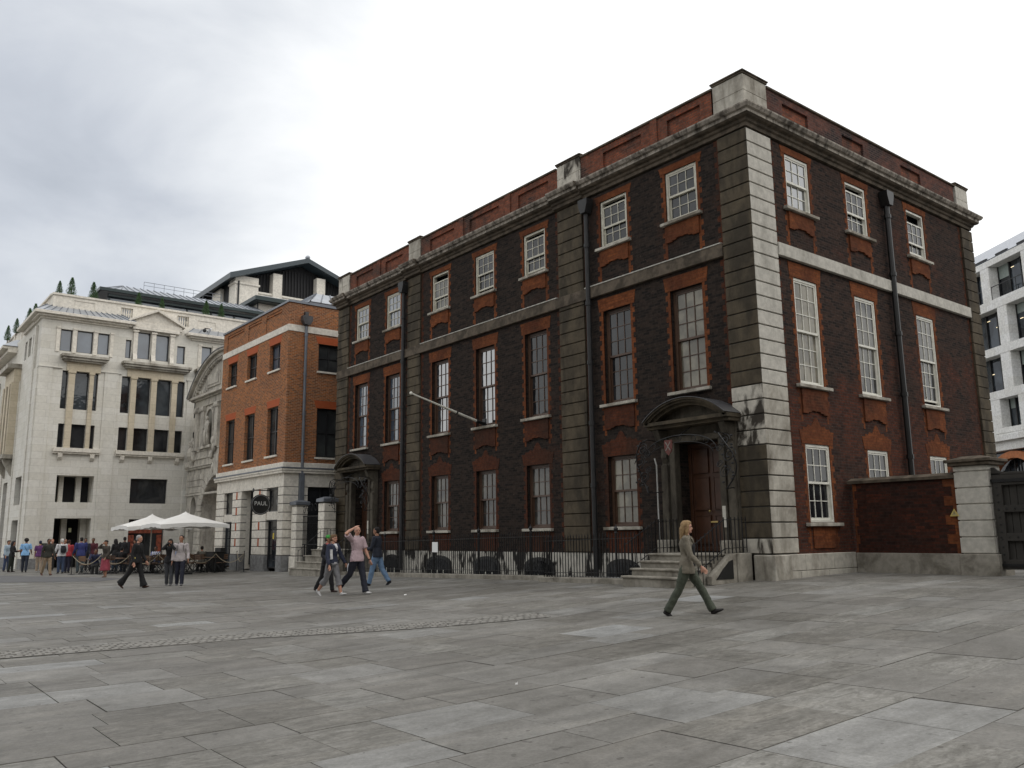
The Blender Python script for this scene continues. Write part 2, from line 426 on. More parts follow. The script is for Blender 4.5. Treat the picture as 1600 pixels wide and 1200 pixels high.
# ================================================================ ground
def frustum(x, y, m=1.35):
    v = Vector((x-CX, y-CY, 0)); f_ = v.x*math.sin(YAW)+v.y*math.cos(YAW); s_ = v.x*math.cos(YAW)-v.y*math.sin(YAW)
    return f_ > -1.5 and abs(s_) < f_*.62*m+3.5
mb = MB()
xs = [-400, -120, -60]+[-40+.8*i for i in range(114)]+[80, 140, 400]; ys = [-400, -100, -40]+[-24+.8*i for i in range(136)]+[120, 200, 400]
for a, b in zip(xs, xs[1:]):
    for c, d in zip(ys, ys[1:]):
        mb.face([(a, c, g(a, c)-.014), (b, c, g(b, c)-.014), (b, d, g(b, d)-.014), (a, d, g(a, d)-.014)])
gm = plain('joint_mortar_ground', (.115, .108, .097), .95, 0, .3, 3)
tag(mb.build('ground', gm, recalc=False, smooth=True), kind='structure')

# slab paving: courses of different widths, every slab its own stone
SLAB, n, l, b = newmat('york_stone_slabs')
at = n.new('ShaderNodeAttribute'); at.attribute_name = 'tone'
tcn = n.new('ShaderNodeTexCoord'); P = tcn.outputs['Object']
sp = n.new('ShaderNodeSeparateColor'); l.new(at.outputs['Color'], sp.inputs[0])
base = ramp(n, ((0, (.160, .153, .141)), (.45, (.186, .180, .168)), (.7, (.204, .199, .188)), (.86, (.224, .223, .217)), (1, (.265, .27, .272))))
l.new(sp.outputs[0], base.inputs[0])
# offset the texture per slab so that the grain is different on each one
cb = n.new('ShaderNodeCombineXYZ'); l.new(sp.outputs[1], cb.inputs[2])
sc1 = n.new('ShaderNodeVectorMath'); sc1.operation = 'SCALE'; sc1.inputs['Scale'].default_value = 40; l.new(cb.outputs[0], sc1.inputs[0])
ad = n.new('ShaderNodeVectorMath'); ad.operation = 'ADD'; l.new(P, ad.inputs[0]); l.new(sc1.outputs[0], ad.inputs[1]); PV = ad.outputs[0]
f1 = noise(n, l, PV, 2.2, 10, .72, 1.2); r1 = ramp(n, ((.3, (.78, .775, .76)), (.7, (1.2, 1.2, 1.2)))); l.new(f1, r1.inputs[0])
c1 = mix(n, l, 1.0, base.outputs[0], r1.outputs[0], 'MULTIPLY')
f2 = noise(n, l, P, .28, 5, .6, .8); r2_ = ramp(n, ((.32, (.74, .735, .72)), (.68, (1.2, 1.2, 1.2)))); l.new(f2, r2_.inputs[0])
c2 = mix(n, l, 1.0, c1, r2_.outputs[0], 'MULTIPLY')
f3 = noise(n, l, P, 30, 8, .8); r3 = ramp(n, ((.32, (.74, .74, .73)), (.68, (1.22, 1.22, 1.22)))); l.new(f3, r3.inputs[0])
c3 = mix(n, l, 1.0, c2, r3.outputs[0], 'MULTIPLY')
# riven ripple marks on some of the slabs
mr = n.new('ShaderNodeMapping'); mr.inputs['Scale'].default_value = (1.6, 4.5, 1); mr.inputs['Rotation'].default_value = (0, 0, .5); l.new(PV, mr.inputs[0])
f5 = noise(n, l, mr.outputs[0], 1.7, 7, .62, 2.2); r5 = ramp(n, ((.36, (.74, .735, .71)), (.64, (1.16, 1.16, 1.15)))); l.new(f5, r5.inputs[0])
gt = n.new('ShaderNodeMath'); gt.operation = 'GREATER_THAN'; gt.inputs[1].default_value = .52; l.new(sp.outputs[2], gt.inputs[0])
c4 = mix(n, l, 1.0, c3, r5.outputs[0], 'MULTIPLY'); c5 = mix(n, l, gt.outputs[0], c3, c4)
# trodden-in gum and small pale scuffs
f6 = noise(n, l, P, 9.5, 2, .4); r6 = ramp(n, ((.70, (1, 1, 1)), (.73, (.62, .61, .6)))); l.new(f6, r6.inputs[0])
c6 = mix(n, l, 1.0, c5, r6.outputs[0], 'MULTIPLY')
mw = n.new('ShaderNodeMapping'); mw.inputs['Scale'].default_value = (.35, 1.3, 1); mw.inputs['Rotation'].default_value = (0, 0, -.25); l.new(P, mw.inputs[0])
f7 = noise(n, l, mw.outputs[0], 1.1, 9, .68, 1.8); r7 = ramp(n, ((.34, (.80, .795, .78)), (.5, (1, 1, 1)), (.68, (1.2, 1.19, 1.17)))); l.new(f7, r7.inputs[0])
c5 = mix(n, l, 1.0, c6, r7.outputs[0], 'MULTIPLY')
l.new(c5, b.inputs['Base Color'])
rr = ramp(n, ((.3, (.5, .5, .5)), (.7, (.8, .8, .8)))); l.new(f2, rr.inputs[0]); l.new(rr.outputs[0], b.inputs['Roughness'])
b.inputs['Specular IOR Level'].default_value = .35
bp = n.new('ShaderNodeBump'); bp.inputs['Strength'].default_value = .5; bp.inputs['Distance'].default_value = .012
hh = n.new('ShaderNodeMath'); hh.operation = 'MULTIPLY_ADD'; l.new(f5, hh.inputs[0]); l.new(gt.outputs[0], hh.inputs[1]); l.new(f1, hh.inputs[2])
l.new(hh.outputs[0], bp.inputs['Height']); l.new(bp.outputs[0], b.inputs['Normal'])

PALE = [(-11.5, -9.18), (-13.52, -6.12), (-10.29, -9.03), (-14.77, -2.31), (-9.09, -3.67), (-11.1, -6.98), (-14.29, -6.58), (-11.11, -6.45)]      # replaced slabs of newer, paler stone
verts = []; faces = []; tones = []
y = -17.0; rs = random.Random(11)
while y < 46:
    h_ = rs.choice((.58, .62, .7, .78, .86, .92)); x = -28+rs.random()
    while x < 26:
        w_ = rs.uniform(.65, 1.35)
        cx_, cy_ = x+w_/2, y+h_/2
        if frustum(cx_, cy_) and not (cx_ > .6 and cy_ > .6) and not (cx_ > -1 and cy_ > 23 and cx_ > 4):
            j = rs.uniform(.003, .0055); dz = rs.uniform(-.003, .003); k = len(verts)
            jx = [rs.uniform(-.003, .003) for _ in range(4)]
            P4 = [(x+j+jx[0], y+j), (x+w_-j+jx[1], y+j), (x+w_-j+jx[2], y+h_-j), (x+j+jx[3], y+h_-j)]
            verts += [(px, py, g(px, py)+dz) for px, py in P4]
            if cy_ < 14:      # chamfered edge so the near joints read as grooves
                verts += [(px, py, g(px, py)-.016) for px, py in [(P4[0][0]-.002, P4[0][1]-.002), (P4[1][0]+.002, P4[1][1]-.002), (P4[2][0]+.002, P4[2][1]+.002), (P4[3][0]-.002, P4[3][1]+.002)]]
            t = rs.random()**1.25; tn = (t, rs.random(), rs.random(), 1)
            if t > .8 and rs.random() < .75: tn = (t*.6, tn[1], tn[2], 1)
            if t > .8: tn = (tn[0], tn[1], tn[2]*.6, 1)
            if any(abs(cx_-a) < w_/2 and abs(cy_-b_) < h_/2 for a, b_ in PALE): tn = (.84, tn[1], .3, 1)
            faces.append((k, k+1, k+2, k+3)); tones.append(tn)
            if cy_ < 14:
                for q in range(4):
                    faces.append((k+q, k+4+q, k+4+(q+1) % 4, k+(q+1) % 4)); tones.append((0, tn[1], 0, 1))
        x += w_
    y += h_
me = bpy.data.meshes.new('paving'); me.from_pydata(verts, [], faces); me.materials.append(SLAB)
ca = me.color_attributes.new('tone', 'FLOAT_COLOR', 'CORNER')
buf = []
for f_, t_ in zip(faces, tones): buf += list(t_)*len(f_)
ca.data.foreach_set('color', buf)
o = bpy.data.objects.new('pavement', me); COL.objects.link(o); tag(o, kind='structure')

# strip of small granite setts let into the slabs
path = [(-18.5, 2.5), (-15.6, 2.27), (-11.9, 1.95), (-9.05, .5), (-7.4, -.1)]
SETT = plain('granite_setts', (.215, .206, .187), .8, 0, .4, 6)
mb = MB(); sub = MB()
for (ax, ay), (bx, by) in zip(path, path[1:]):
    L_ = math.hypot(bx-ax, by-ay); tx, ty = (bx-ax)/L_, (by-ay)/L_; k = 0
    s_ = 0
    while s_ < L_:
        lw = rs.uniform(.11, .17)
        for r_ in range(5):
            o_ = -.42+r_*.17; sh = (r_ % 2)*.06
            a0, a1 = s_+sh+.01, min(s_+sh+lw-.01, L_+.06); b0, b1 = o_+.01, o_+.155
            pts = [(ax+tx*q-ty*p_, ay+ty*q+tx*p_) for q, p_ in ((a0, b0), (a1, b0), (a1, b1), (a0, b1))]
            zt = .012+rs.uniform(-.004, .003)
            mb.hexa([(px, py, g(px, py)-.01) for px, py in pts]+[(px+(.008 if i in (0, 3) else -.008)*tx, py, g(px, py)+zt) for i, (px, py) in enumerate(pts)])
        s_ += lw
    for k in range(12):
        f0, f1 = k/12, (k+1)/12; p0 = (ax+(bx-ax)*f0, ay+(by-ay)*f0); p1_ = (ax+(bx-ax)*f1, ay+(by-ay)*f1)
        q4 = [(p0[0]+ty*.44, p0[1]-tx*.44), (p1_[0]+ty*.44, p1_[1]-tx*.44), (p1_[0]-ty*.45, p1_[1]+tx*.45), (p0[0]-ty*.45, p0[1]+tx*.45)]
        sub.face([(px, py, g(px, py)+.006) for px, py in q4])
st = mb.build('sett_strip', SETT, recalc=True); tag(st, kind='structure')
tag(sub.build('sett_bedding', gm, recalc=False), kind='structure')
# dark asphalt lane at the far left of the square
mb = MB()
for q in ([(-12.25, 27.4), (-9.1, 24.9), (-7.6, 26.8), (-8.25, 28.5)], [(-12.25, 27.4), (-8.25, 28.5), (-11.2, 35.5), (-20, 36)], [(-20, 36), (-11.2, 35.5), (-18, 56), (-30, 50)]):
    mb.face([(px, py, g(px, py)+.008) for px, py in q])
tag(mb.build('road', plain('dark_asphalt', (.10, .10, .102), .9, 0, .2, 3), recalc=False), kind='structure')
# litter
for lx, ly, s_ in ((-6.0, 6.9, .04), (-11.9, -5.0, .016)):
    mb = MB(); z = g(lx, ly)+.006
    mb.hexa([(lx, ly, z), (lx+s_*2, ly+s_*.3, z), (lx+s_*1.8, ly+s_, z), (lx+s_*.1, ly+s_*.8, z), (lx+.01, ly+.01, z+.012), (lx+s_*1.8, ly+s_*.3, z+.03), (lx+s_*1.6, ly+s_*.9, z+.012), (lx+s_*.2, ly+s_*.7, z+.02)])
    tag(mb.build('litter', WHITEM), 'small scrap of white litter lying on the paving slabs', 'litter', 'scraps of litter on the paving')

# ================================================================ the old brick house
W, L = 12.95, 22.7
ZP, ZS0, ZS1, ZC0, ZC1 = .95, 8.6, 8.95, 11.9, 12.45
house = thing('brick_house', 'large sooty three storey brick house with red dressings, stone quoins and two hooded doorways', 'building', (6, 11, .3))
FL, FR = FX(0), FY(0)
strips = [(0, .86), (6.18, 7.33), (15.62, 16.57), (21.66, L)]
wins = [2.22, 4.86, 8.6, 11.4, 14.28, 17.81, 20.48]
hw = .56
G0, G1, A0, A1, T0, T1 = 1.7, 3.72, 5.28, 8.12, 10.12, 11.6
opsL = []
for i, c in enumerate(wins):
    opsL += [(c-hw, c+hw, A0, A1), (c-hw, c+hw, T0, T1)]
    if i not in (0, 6): opsL.append((c-hw, c+hw, G0, G1))
DN, DF = 1.98, 20.1
for dc in (DN, DF): opsL.append((dc-.72, dc+.72, 1.0, 3.85, .45))
winsR = [2.27, 5.32, 8.96]
opsR = []
for c in winsR: opsR += [(c-hw-.02, c+hw+.02, G0+.02, G1), (c-hw-.02, c+hw+.02, A0, A1+.05), (c-hw-.02, c+hw+.02, T0, T1+.08)]
mb = MB(); wall_grid(mb, FL, 0, L, .2, ZC0, opsL)
mb.face([(0, L, 0), (W, L, 0), (W, L, ZC0), (0, L, ZC0)]); mb.face([(W, 0, 0), (W, L, 0), (W, L, ZC0), (W, 0, ZC0)])
mb.build('wall', SOOT, house, recalc=False)
mb = MB(); wall_grid(mb, FR, 0, W, .2, ZC0, opsR); mb.build('wall', SOOTR, house, recalc=False)
mb = MB(); mb.box(.5, W-.5, .5, L-.5, .2, 12.3); mb.build('dark_interior', VOID, house)
mb = MB(); mb.box(.2, W-.2, .2, L-.2, 12.45, 12.6); mb.build('roof', LEAD, house)

def surround(F, c, za, zb, zbot, arch, parent, ap=True):
    """rubbed-brick jambs, flat arch and shaped apron round one window"""
    a, b_ = c-hw, c+hw; m_ = MB()
    for u, s_ in ((a, -1), (b_, 1)): teeth(m_, F, u, s_, zbot, zb, .085, .165, n=2)
    if arch.startswith('flat'):
        hh_ = .4 if arch == 'flat' and zb < 11 else .2
        m_.prism([(a-.16, zb), (b_+.16, zb), (b_+.22, zb+hh_), (a-.22, zb+hh_)], -.02, .012, F)
    else:
        pts = [(a-.15, zb), (b_+.15, zb), (b_+.24, zb+.36)]
        for t_, h_ in ((.85, .36), (.78, .44), (.6, .42), (.5, .50), (.3, .47), (.2, .56), (.1, .68), (0, .72), (-.1, .68), (-.2, .56), (-.3, .47), (-.5, .50), (-.6, .42), (-.78, .44), (-.85, .36)):
            pts.append((c+t_*(hw+.2), zb+h_))
        pts.append((a-.24, zb+.36)); m_.prism(pts, -.02, .012, F)
    m_.build('brick_dressing', REDB if (zb > 11 or F is FR) else REDD if zb < 4 else REDB, parent)
    if ap:
        z = za-.11; H = .5 if zbot > 8 else .66; k = MB()
        pts = [(a-.03, z), (b_+.03, z), (b_+.03, z-H), (b_-.20, z-H), (b_-.21, z-H+.035), (b_-.34, z-H+.04), (b_-.36, z-H+.075), (c+.1, z-H+.085), (c, z-H+.07), (c-.1, z-H+.085),
               (a+.36, z-H+.075), (a+.34, z-H+.04), (a+.21, z-H+.035), (a+.20, z-H), (a-.03, z-H)]
        k.prism(pts, -.02, .05, F); k.build('window_apron', REDD if zbot < 6 and F is FL else REDB, parent, bevel=.006)

rw = random.Random(5)
gl1 = {0: GLB, 1: GLD, 2: GLD, 3: GLR, 4: GLR, 5: GLS, 6: GLS}
for i, c in enumerate(wins):
    surround(FL, c, T0, T1, ZS1, 'flat', house)
    surround(FL, c, A0, A1, 4.35 if i not in (0, 6) else A0, 'flat', house, ap=i not in (0, 6))
    dr = {1: .12, 2: .13, 4: .22}.get(i, 0); li = {2: .06, 3: .1}.get(i, 0)
    sash_window(house, FL, c-hw+.002, c+hw-.002, T0, T1, -.03, 2, PAINT, GLD if i < 4 else GLS if i > 4 else GLM, dr, li)
    sash_window(house, FL, c-hw+.002, c+hw-.002, A0, A1, -.12, 3, PAINTB, gl1[i], .0 if i else 0, 0)
    if i not in (0, 6):
        surround(FL, c, G0, G1, ZP, 'cusp', house, ap=False)
        sash_window(house, FL, c-hw+.002, c+hw-.002, G0, G1, -.12, 2, PAINTB, GLB if i == 1 else GLG, 0, 0)
        k = MB(); k.box(c-hw+.03, c+hw-.03, -.02, .03, ZP+.02, G0-.12, FL); k.build('window_apron', REDD, house)
for i, c in enumerate(winsR):
    surround(FR, c, T0, T1+.08, ZS1+.02, 'flatlow', house); surround(FR, c, A0, A1+.05, 4.3, 'flat', house)
    surround(FR, c, G0+.02, G1, ZP+.1, 'cusp', house, ap=False)
    dr = (0, .17, .32)[i]
    sash_window(house, FR, c-hw-.018, c+hw+.018, T0+.001, T1+.079, -.02, 2, PAINTW, (GLR, GLD, GLD)[i], dr, (0, 0, .07)[i], sw=.2)
    sash_window(house, FR, c-hw-.018, c+hw+.018, A0+.001, A1+.049, -.02, 3, PAINTW, (GLB, GLM, GLM)[i], 0, (0, 0, .1)[i], sw=.2)
    sash_window(house, FR, c-hw-.018, c+hw+.018, G0+.021, G1-.001, -.02, 2, PAINTW, GLD, 0, 0, sw=.2)
    k = MB(); k.box(c-hw+.06, c+hw-.06, -.02, .03, ZP+.12, G0-.08, FR); k.build('window_apron', REDB, house)
# red toothing beside the quoins
m_ = MB()
for (a, b_) in strips:
    if a > 0: teeth(m_, FL, a, -1, ZP, ZC0, .08, .17, n=2); m_.mark()
    if b_ < L-.1: teeth(m_, FL, b_, 1, ZP, ZC0, .08, .17, n=2); m_.mark()
teeth(m_, FR, 1.0, 1, ZP, ZC0, .09, .18, n=2); m_.mark(); teeth(m_, FR, 12.2, -1, ZP, ZC0, .06, .14, n=2)
m_.split('brick_toothing', REDD, house)
# quoins: channelled blocks, pale where rain washes the south face, black to the west
def blocks(u0, u1, F, z0, z1, H, d=.075, gap=.022, c0=-.02):
    z = z0
    while z < z1-.05:
        zz = min(z+H, z1)
        yield (u0, u1, z+gap/2, zz-gap/2); z = zz
BH = .3765
def corner_blocks():
    dark = MB(); 
    z = ZP+.02; k = 0; top = ZC0
    zlist = []
    while z < top-.08:
        zz = min(z+BH, top); zlist.append((z, zz)); z = zz
    return zlist
zl = corner_blocks()
D = .075
dk, st_, pr, pp = MB(), MB(), MB(), MB()
core = MB()
core.box(-D+.045, .2, -D+.045, .85, ZP, ZC0); core.box(.2, .99, -D+.045, .2, ZP, ZC0)       # recess of the channels
core.build('quoin_core', JOINT, house)
for q, (z0, z1) in enumerate(zl):
    a, b_ = z0+.016, z1-.016
    # west-facing leg, then south-facing leg, mitred at the corner
    wm = st_ if 7 <= q <= 10 or q == 0 else dk
    for mm_ in (dk, st_, pr, pp): mm_.mark()
    wm.hexa([(-D, -D, a), (.0, .0, a), (.0, .86, a), (-D, .86, a), (-D, -D, b_), (.0, .0, b_), (.0, .86, b_), (-D, .86, b_)])
    sm = pr if q < 11 else pp
    e_ = .001
    sm.hexa([(-D+e_, -D-.001, a), (1.0, -D, a), (1.0, 0, a), (.001, 0, a), (-D+e_, -D-.001, b_), (1.0, -D, b_), (1.0, 0, b_), (.001, 0, b_)])
dk.split('quoin_block', STN_D, house, bevel=.01); st_.split('quoin_block', STN_PL, house, bevel=.01)
pr.split('quoin_block', STN_PR, house, bevel=.01); pp.split('quoin_block', STN_P, house, bevel=.01)
for (a, b_) in strips[1:]:
    m_ = MB(); m_.box(a+.01, b_-.01, -.02, D-.045, ZP, ZC0, FL)
    for z0, z1 in zl: m_.box(a, b_, -.02, D, z0+.015, z1-.015, FL)
    m_.build('quoin', STN_D, house, bevel=.01)
m_ = MB(); m_.box(12.22, W-.01, -.02, D-.03, ZP, ZC0, FR); m_.box(W-.02, W+D-.03, -.04, .7, ZP, ZC0)
for z0, z1 in zl:
    m_.box(12.2, W+D, -.02, D, z0+.012, z1-.012, FR); m_.box(W+.001, W+D, 0.001, .7, z0+.012, z1-.012)
m_.build('quoin', STN_D, house, bevel=.01)
# string course
m_ = MB(); m_.box(-.11, .001, .865, L, ZS0+.02, ZS1+.02); m_.build('string_course', STN_C, house, bevel=.01)
m_ = MB()
for a, b_ in ((.9, 6.1), (7.4, 15.55), (16.9, 21.6)): m_.box(-.125, 0, a, b_, ZS1+.02, ZS1+.05); m_.mark()
m_.split('lead_flashing', plain('pale_mottled_ledge', (.42, .41, .37), .8, 0, .5, 9), house)  # paler mottled strip along the top of the string course
m_ = MB(); m_.box(1.002, 12.198, -.11, .001, ZS0+.02, ZS1+.02); m_.build('string_course', STN_P, house, bevel=.01)
# main cornice: moulded profile carried round all four sides, breaking forward over the pilasters
prof = [(-.1, 11.94), (.07, 11.94), (.08, 12.03), (.13, 12.06), (.15, 12.12), (.23, 12.15), (.28, 12.2), (.28, 12.29), (.34, 12.31), (.39, 12.39), (.39, 12.43), (-.1, 12.47)]
def loopring(prof, x0, x1, y0, y1):
    return [[(x0-d, y0-d, z), (x1+d, y0-d, z), (x1+d, y1+d, z), (x0-d, y1+d, z)] for d, z in prof]
m_ = MB(); rg = loopring(prof, 0, W, 0, L)
n0 = len(m_.v)
for a_, b_ in zip(rg, rg[1:]):
    for i in range(4):
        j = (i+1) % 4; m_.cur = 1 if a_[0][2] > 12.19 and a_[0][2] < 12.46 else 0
        m_.face([a_[i], a_[j], b_[j], b_[i]])
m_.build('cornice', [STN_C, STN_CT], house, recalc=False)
for (a, b_) in ((-.55, 1.1), (6.08, 7.43), (15.52, 16.67), (21.56, L+.5)):
    m_ = MB(); pr_ = [(d+.1, z+.004) for d, z in prof[1:-1]]+[(-.1, 12.50), (-.1, 11.905)]
    k = len(pr_); n0 = len(m_.v)
    if a < 0: a = -.01
    if b_ > L: b_ = L+.01
    m_.v += [(-d, a, z) for d, z in pr_]+[(-d, b_, z) for d, z in pr_]
    for i in range(k):
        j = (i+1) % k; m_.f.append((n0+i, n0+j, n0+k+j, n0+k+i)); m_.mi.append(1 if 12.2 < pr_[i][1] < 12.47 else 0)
    m_.f.append(tuple(range(n0, n0+k))); m_.f.append(tuple(range(n0+2*k-1, n0+k-1, -1))); m_.mi += [0, 0]
    if a < .5:   # corner: carry it round as a block of the same profile
        continue
    m_.build('cornice_break', [STN_C, STN_CT], house)
# parapet
PZ0, PZ1 = 12.5, 13.36
def parapet(F, u0, u1, panels, m_, pm):
    ops = [(a, b_, PZ0+.17, PZ1-.2, .07) for a, b_ in panels]
    wall_grid(m_, F, u0, u1, PZ0-.05, PZ1, ops)
    for a, b_ in panels: pm.face([F(a, -.07, PZ0+.17), F(b_, -.07, PZ0+.17), F(b_, -.07, PZ1-.2), F(a, -.07, PZ1-.2)]); pm.mark()
    m_.mark()
m_, pm, cp = MB(), MB(), MB()
FLp, FRp = FX(-.02), FY(-.02)
parapet(FLp, 1.0, 6.2, [(1.4, 2.6), (3.6, 5.2)], m_, pm)
parapet(FLp, 7.3, 15.65, [(7.8, 9.4), (10.5, 12.3), (13.3, 15.0)], m_, pm)
parapet(FLp, 16.55, 21.7, [(17.1, 18.5), (19.6, 21.1)], m_, pm)
mr_, pr2 = MB(), MB(); parapet(FRp, .9, 12.0, [(1.75, 3.0), (4.8, 6.0), (8.3, 9.6)], mr_, pr2); mr_.build('parapet', PARD, house, recalc=False); pr2.split('parapet_panel', PARB, house, recalc=False)
for y0, y1 in ((2.95, 3.2), (9.8, 10.1), (12.65, 12.95), (18.9, 19.2)): m_.box(.0, .065, y0, y1, PZ0-.02, PZ1, lambda u, d, z: (-u-.0, d, z)); m_.mark()
m_.split('parapet', PARB, house, recalc=False); pm.split('parapet_panel', PARB, house, recalc=False)
m_ = MB(); m_.box(.33, .36, .3, L-.3, 12.5, PZ1); m_.mark(); m_.box(.3, W-.3, .33, .36, 12.5, PZ1); m_.mark(); m_.box(.3, W-.3, L-.36, L-.33, 12.5, PZ1); m_.mark(); m_.box(W-.36, W-.33, .3, L-.3, 12.5, PZ1)
m_.split('parapet_back', PARB, house)
for a, b_ in ((.95, 6.2), (7.37, 15.6), (16.6, 21.68)): cp.box(-.07, .38, a, b_, PZ1, PZ1+.07); cp.mark()
cp.box(1.02, 12.1, -.07, .38, PZ1, PZ1+.07); cp.mark(); cp.box(W-.4, W+.1, .6, L-.9, PZ1, PZ1+.1); cp.mark(); cp.box(.5, W-.5, L-.38, L+.1, PZ1, PZ1+.1)
cp.split('coping', STN_C, house, bevel=.015)
for i, (x0, x1, y0, y1, mt) in enumerate(((-.06, .98, -.06, .93, STN_PR), (-.06, .4, 6.22, 7.3, STN_PL), (-.06, .4, 15.66, 16.54, STN_PR), (-.06, .7, 21.7, L+.06, STN_PL), (12.1, W+.06, -.06, .8, STN_P))):
    m_ = MB(); m_.box(x0, x1, y0, y1, 12.46, 12.95); m_.box(x0, x1, y0, y1, 12.962, 13.42); m_.box(x0+.01, x1-.01, y0+.01, y1-.01, 12.9, 13.4)
    m_.build('parapet_pier', mt, house, bevel=.01)
    m_ = MB(); m_.box(x0-.03, x1+.03, y0-.03, y1+.03, 13.42, 13.47); m_.box(x0-.055, x1+.055, y0-.055, y1+.055, 13.47, 13.52); m_.build('coping', STN_C, house, bevel=.015)
# plinth of large blocks at the corner and along the south face
rp = random.Random(3)
m_ = MB()
def plinth(F, u0, u1, d, m_, z1=ZP, lens=(.9, 1.5)):
    u = u0
    while u < u1-.2:
        v_ = min(u+rp.uniform(*lens), u1)
        if u1-v_ < .4: v_ = u1
        m_.box(u+.004, v_-.004, -.05, d, .1, .55, F); u = v_
    u = u0; 
    while u < u1-.2:
        v_ = min(u+rp.uniform(*lens), u1)
        if u1-v_ < .4: v_ = u1
        m_.box(u+.004, v_-.004, -.05, d, .558, z1, F); u = v_
plinth(FR, -.16, 3.45, .17, m_); plinth(FL, -.13, .42, .175, m_, lens=(.5, .7))
m_.box(-.2, .48, -.2, .4, .1, ZP-.01)
m_.build('plinth', STN_PR, house, bevel=.012)
m_ = MB(); plinth(FR, 3.9, W+.1, .15, m_); m_.build('plinth', STN_PR, house, bevel=.012)
# limewashed wall of the basement area, with dark lightwell windows
m_ = MB(); m_.box(-.03, 0.01, 3.4, 19.0, -.25, ZP); m_.build('area_wall', AREAW, house)
for c, wd in ((4.9, 1.3), (8.55, 1.45), (11.3, 1.45), (14.25, 1.6), (17.6, 1.2)):
    m_ = MB(); pts = [(c-wd/2, -.25), (c+wd/2, -.25), (c+wd/2, .5)]
    pts += [(c+wd/2*math.cos(t), .5+.3*math.sin(t)) for t in [math.pi*i/8 for i in range(1, 8)]]+[(c-wd/2, .5)]
    m_.prism(pts, .03, .09, FL); bw = m_.build('basement_window', BLACKP, house)
    m_ = MB(); pts2 = [(c+(u-c)*.82, z*.9-.02) for u, z in pts]; m_.prism(pts2, .09, .11, FL); m_.build('pane', GLD, bw)
    m_ = MB()
    for k in (-.25, 0, .25): m_.box(c+k*wd-.012, c+k*wd+.012, .11, .13, -.1, .28, FL)
    m_.build('glazing_bar', PAINTW, bw)
# rainwater pipes with hopper heads
def pipe(F, u, z0, z1, r, mat, name='drainpipe', sgn=1, kink=0):
    m_ = MB(); pts = [F(u, .14, z0), F(u, .14, z1-.4)]
    if kink: pts += [F(u+kink, .3, z1+.3)]
    m_.tube(pts, r, 10)
    z = z0+.8
    while z < z1-.8:
        m_.tube([F(u, .14, z), F(u, .14, z+.12)], r*1.3, 10); z += 1.85
    o_ = m_.build(name, mat, house, smooth=False)
    h_ = MB(); h_.prism([(u-.1, z1-.45), (u+.1, z1-.45), (u+.2, z1-.15), (u+.2, z1), (u-.2, z1), (u-.2, z1-.15)], .02, .3, F); h_.build('hopper_head', mat, o_)
    return o_
pipe(FL, 5.9, .2, 11.8, .075, IRONP); pipe(FL, 16.78, .2, 11.8, .075, IRONP); pipe(FR, 6.88, .9, 11.8, .085, BLACKP)
m_ = MB(); m_.tube([FL(DN+1.27, .33, 1.0), FL(DN+1.27, .33, 3.3), FL(DN+1.36, .3, 3.5)], .02, 8); m_.build('conduit', plain('pale_conduit', (.42, .42, .4), .6), house)

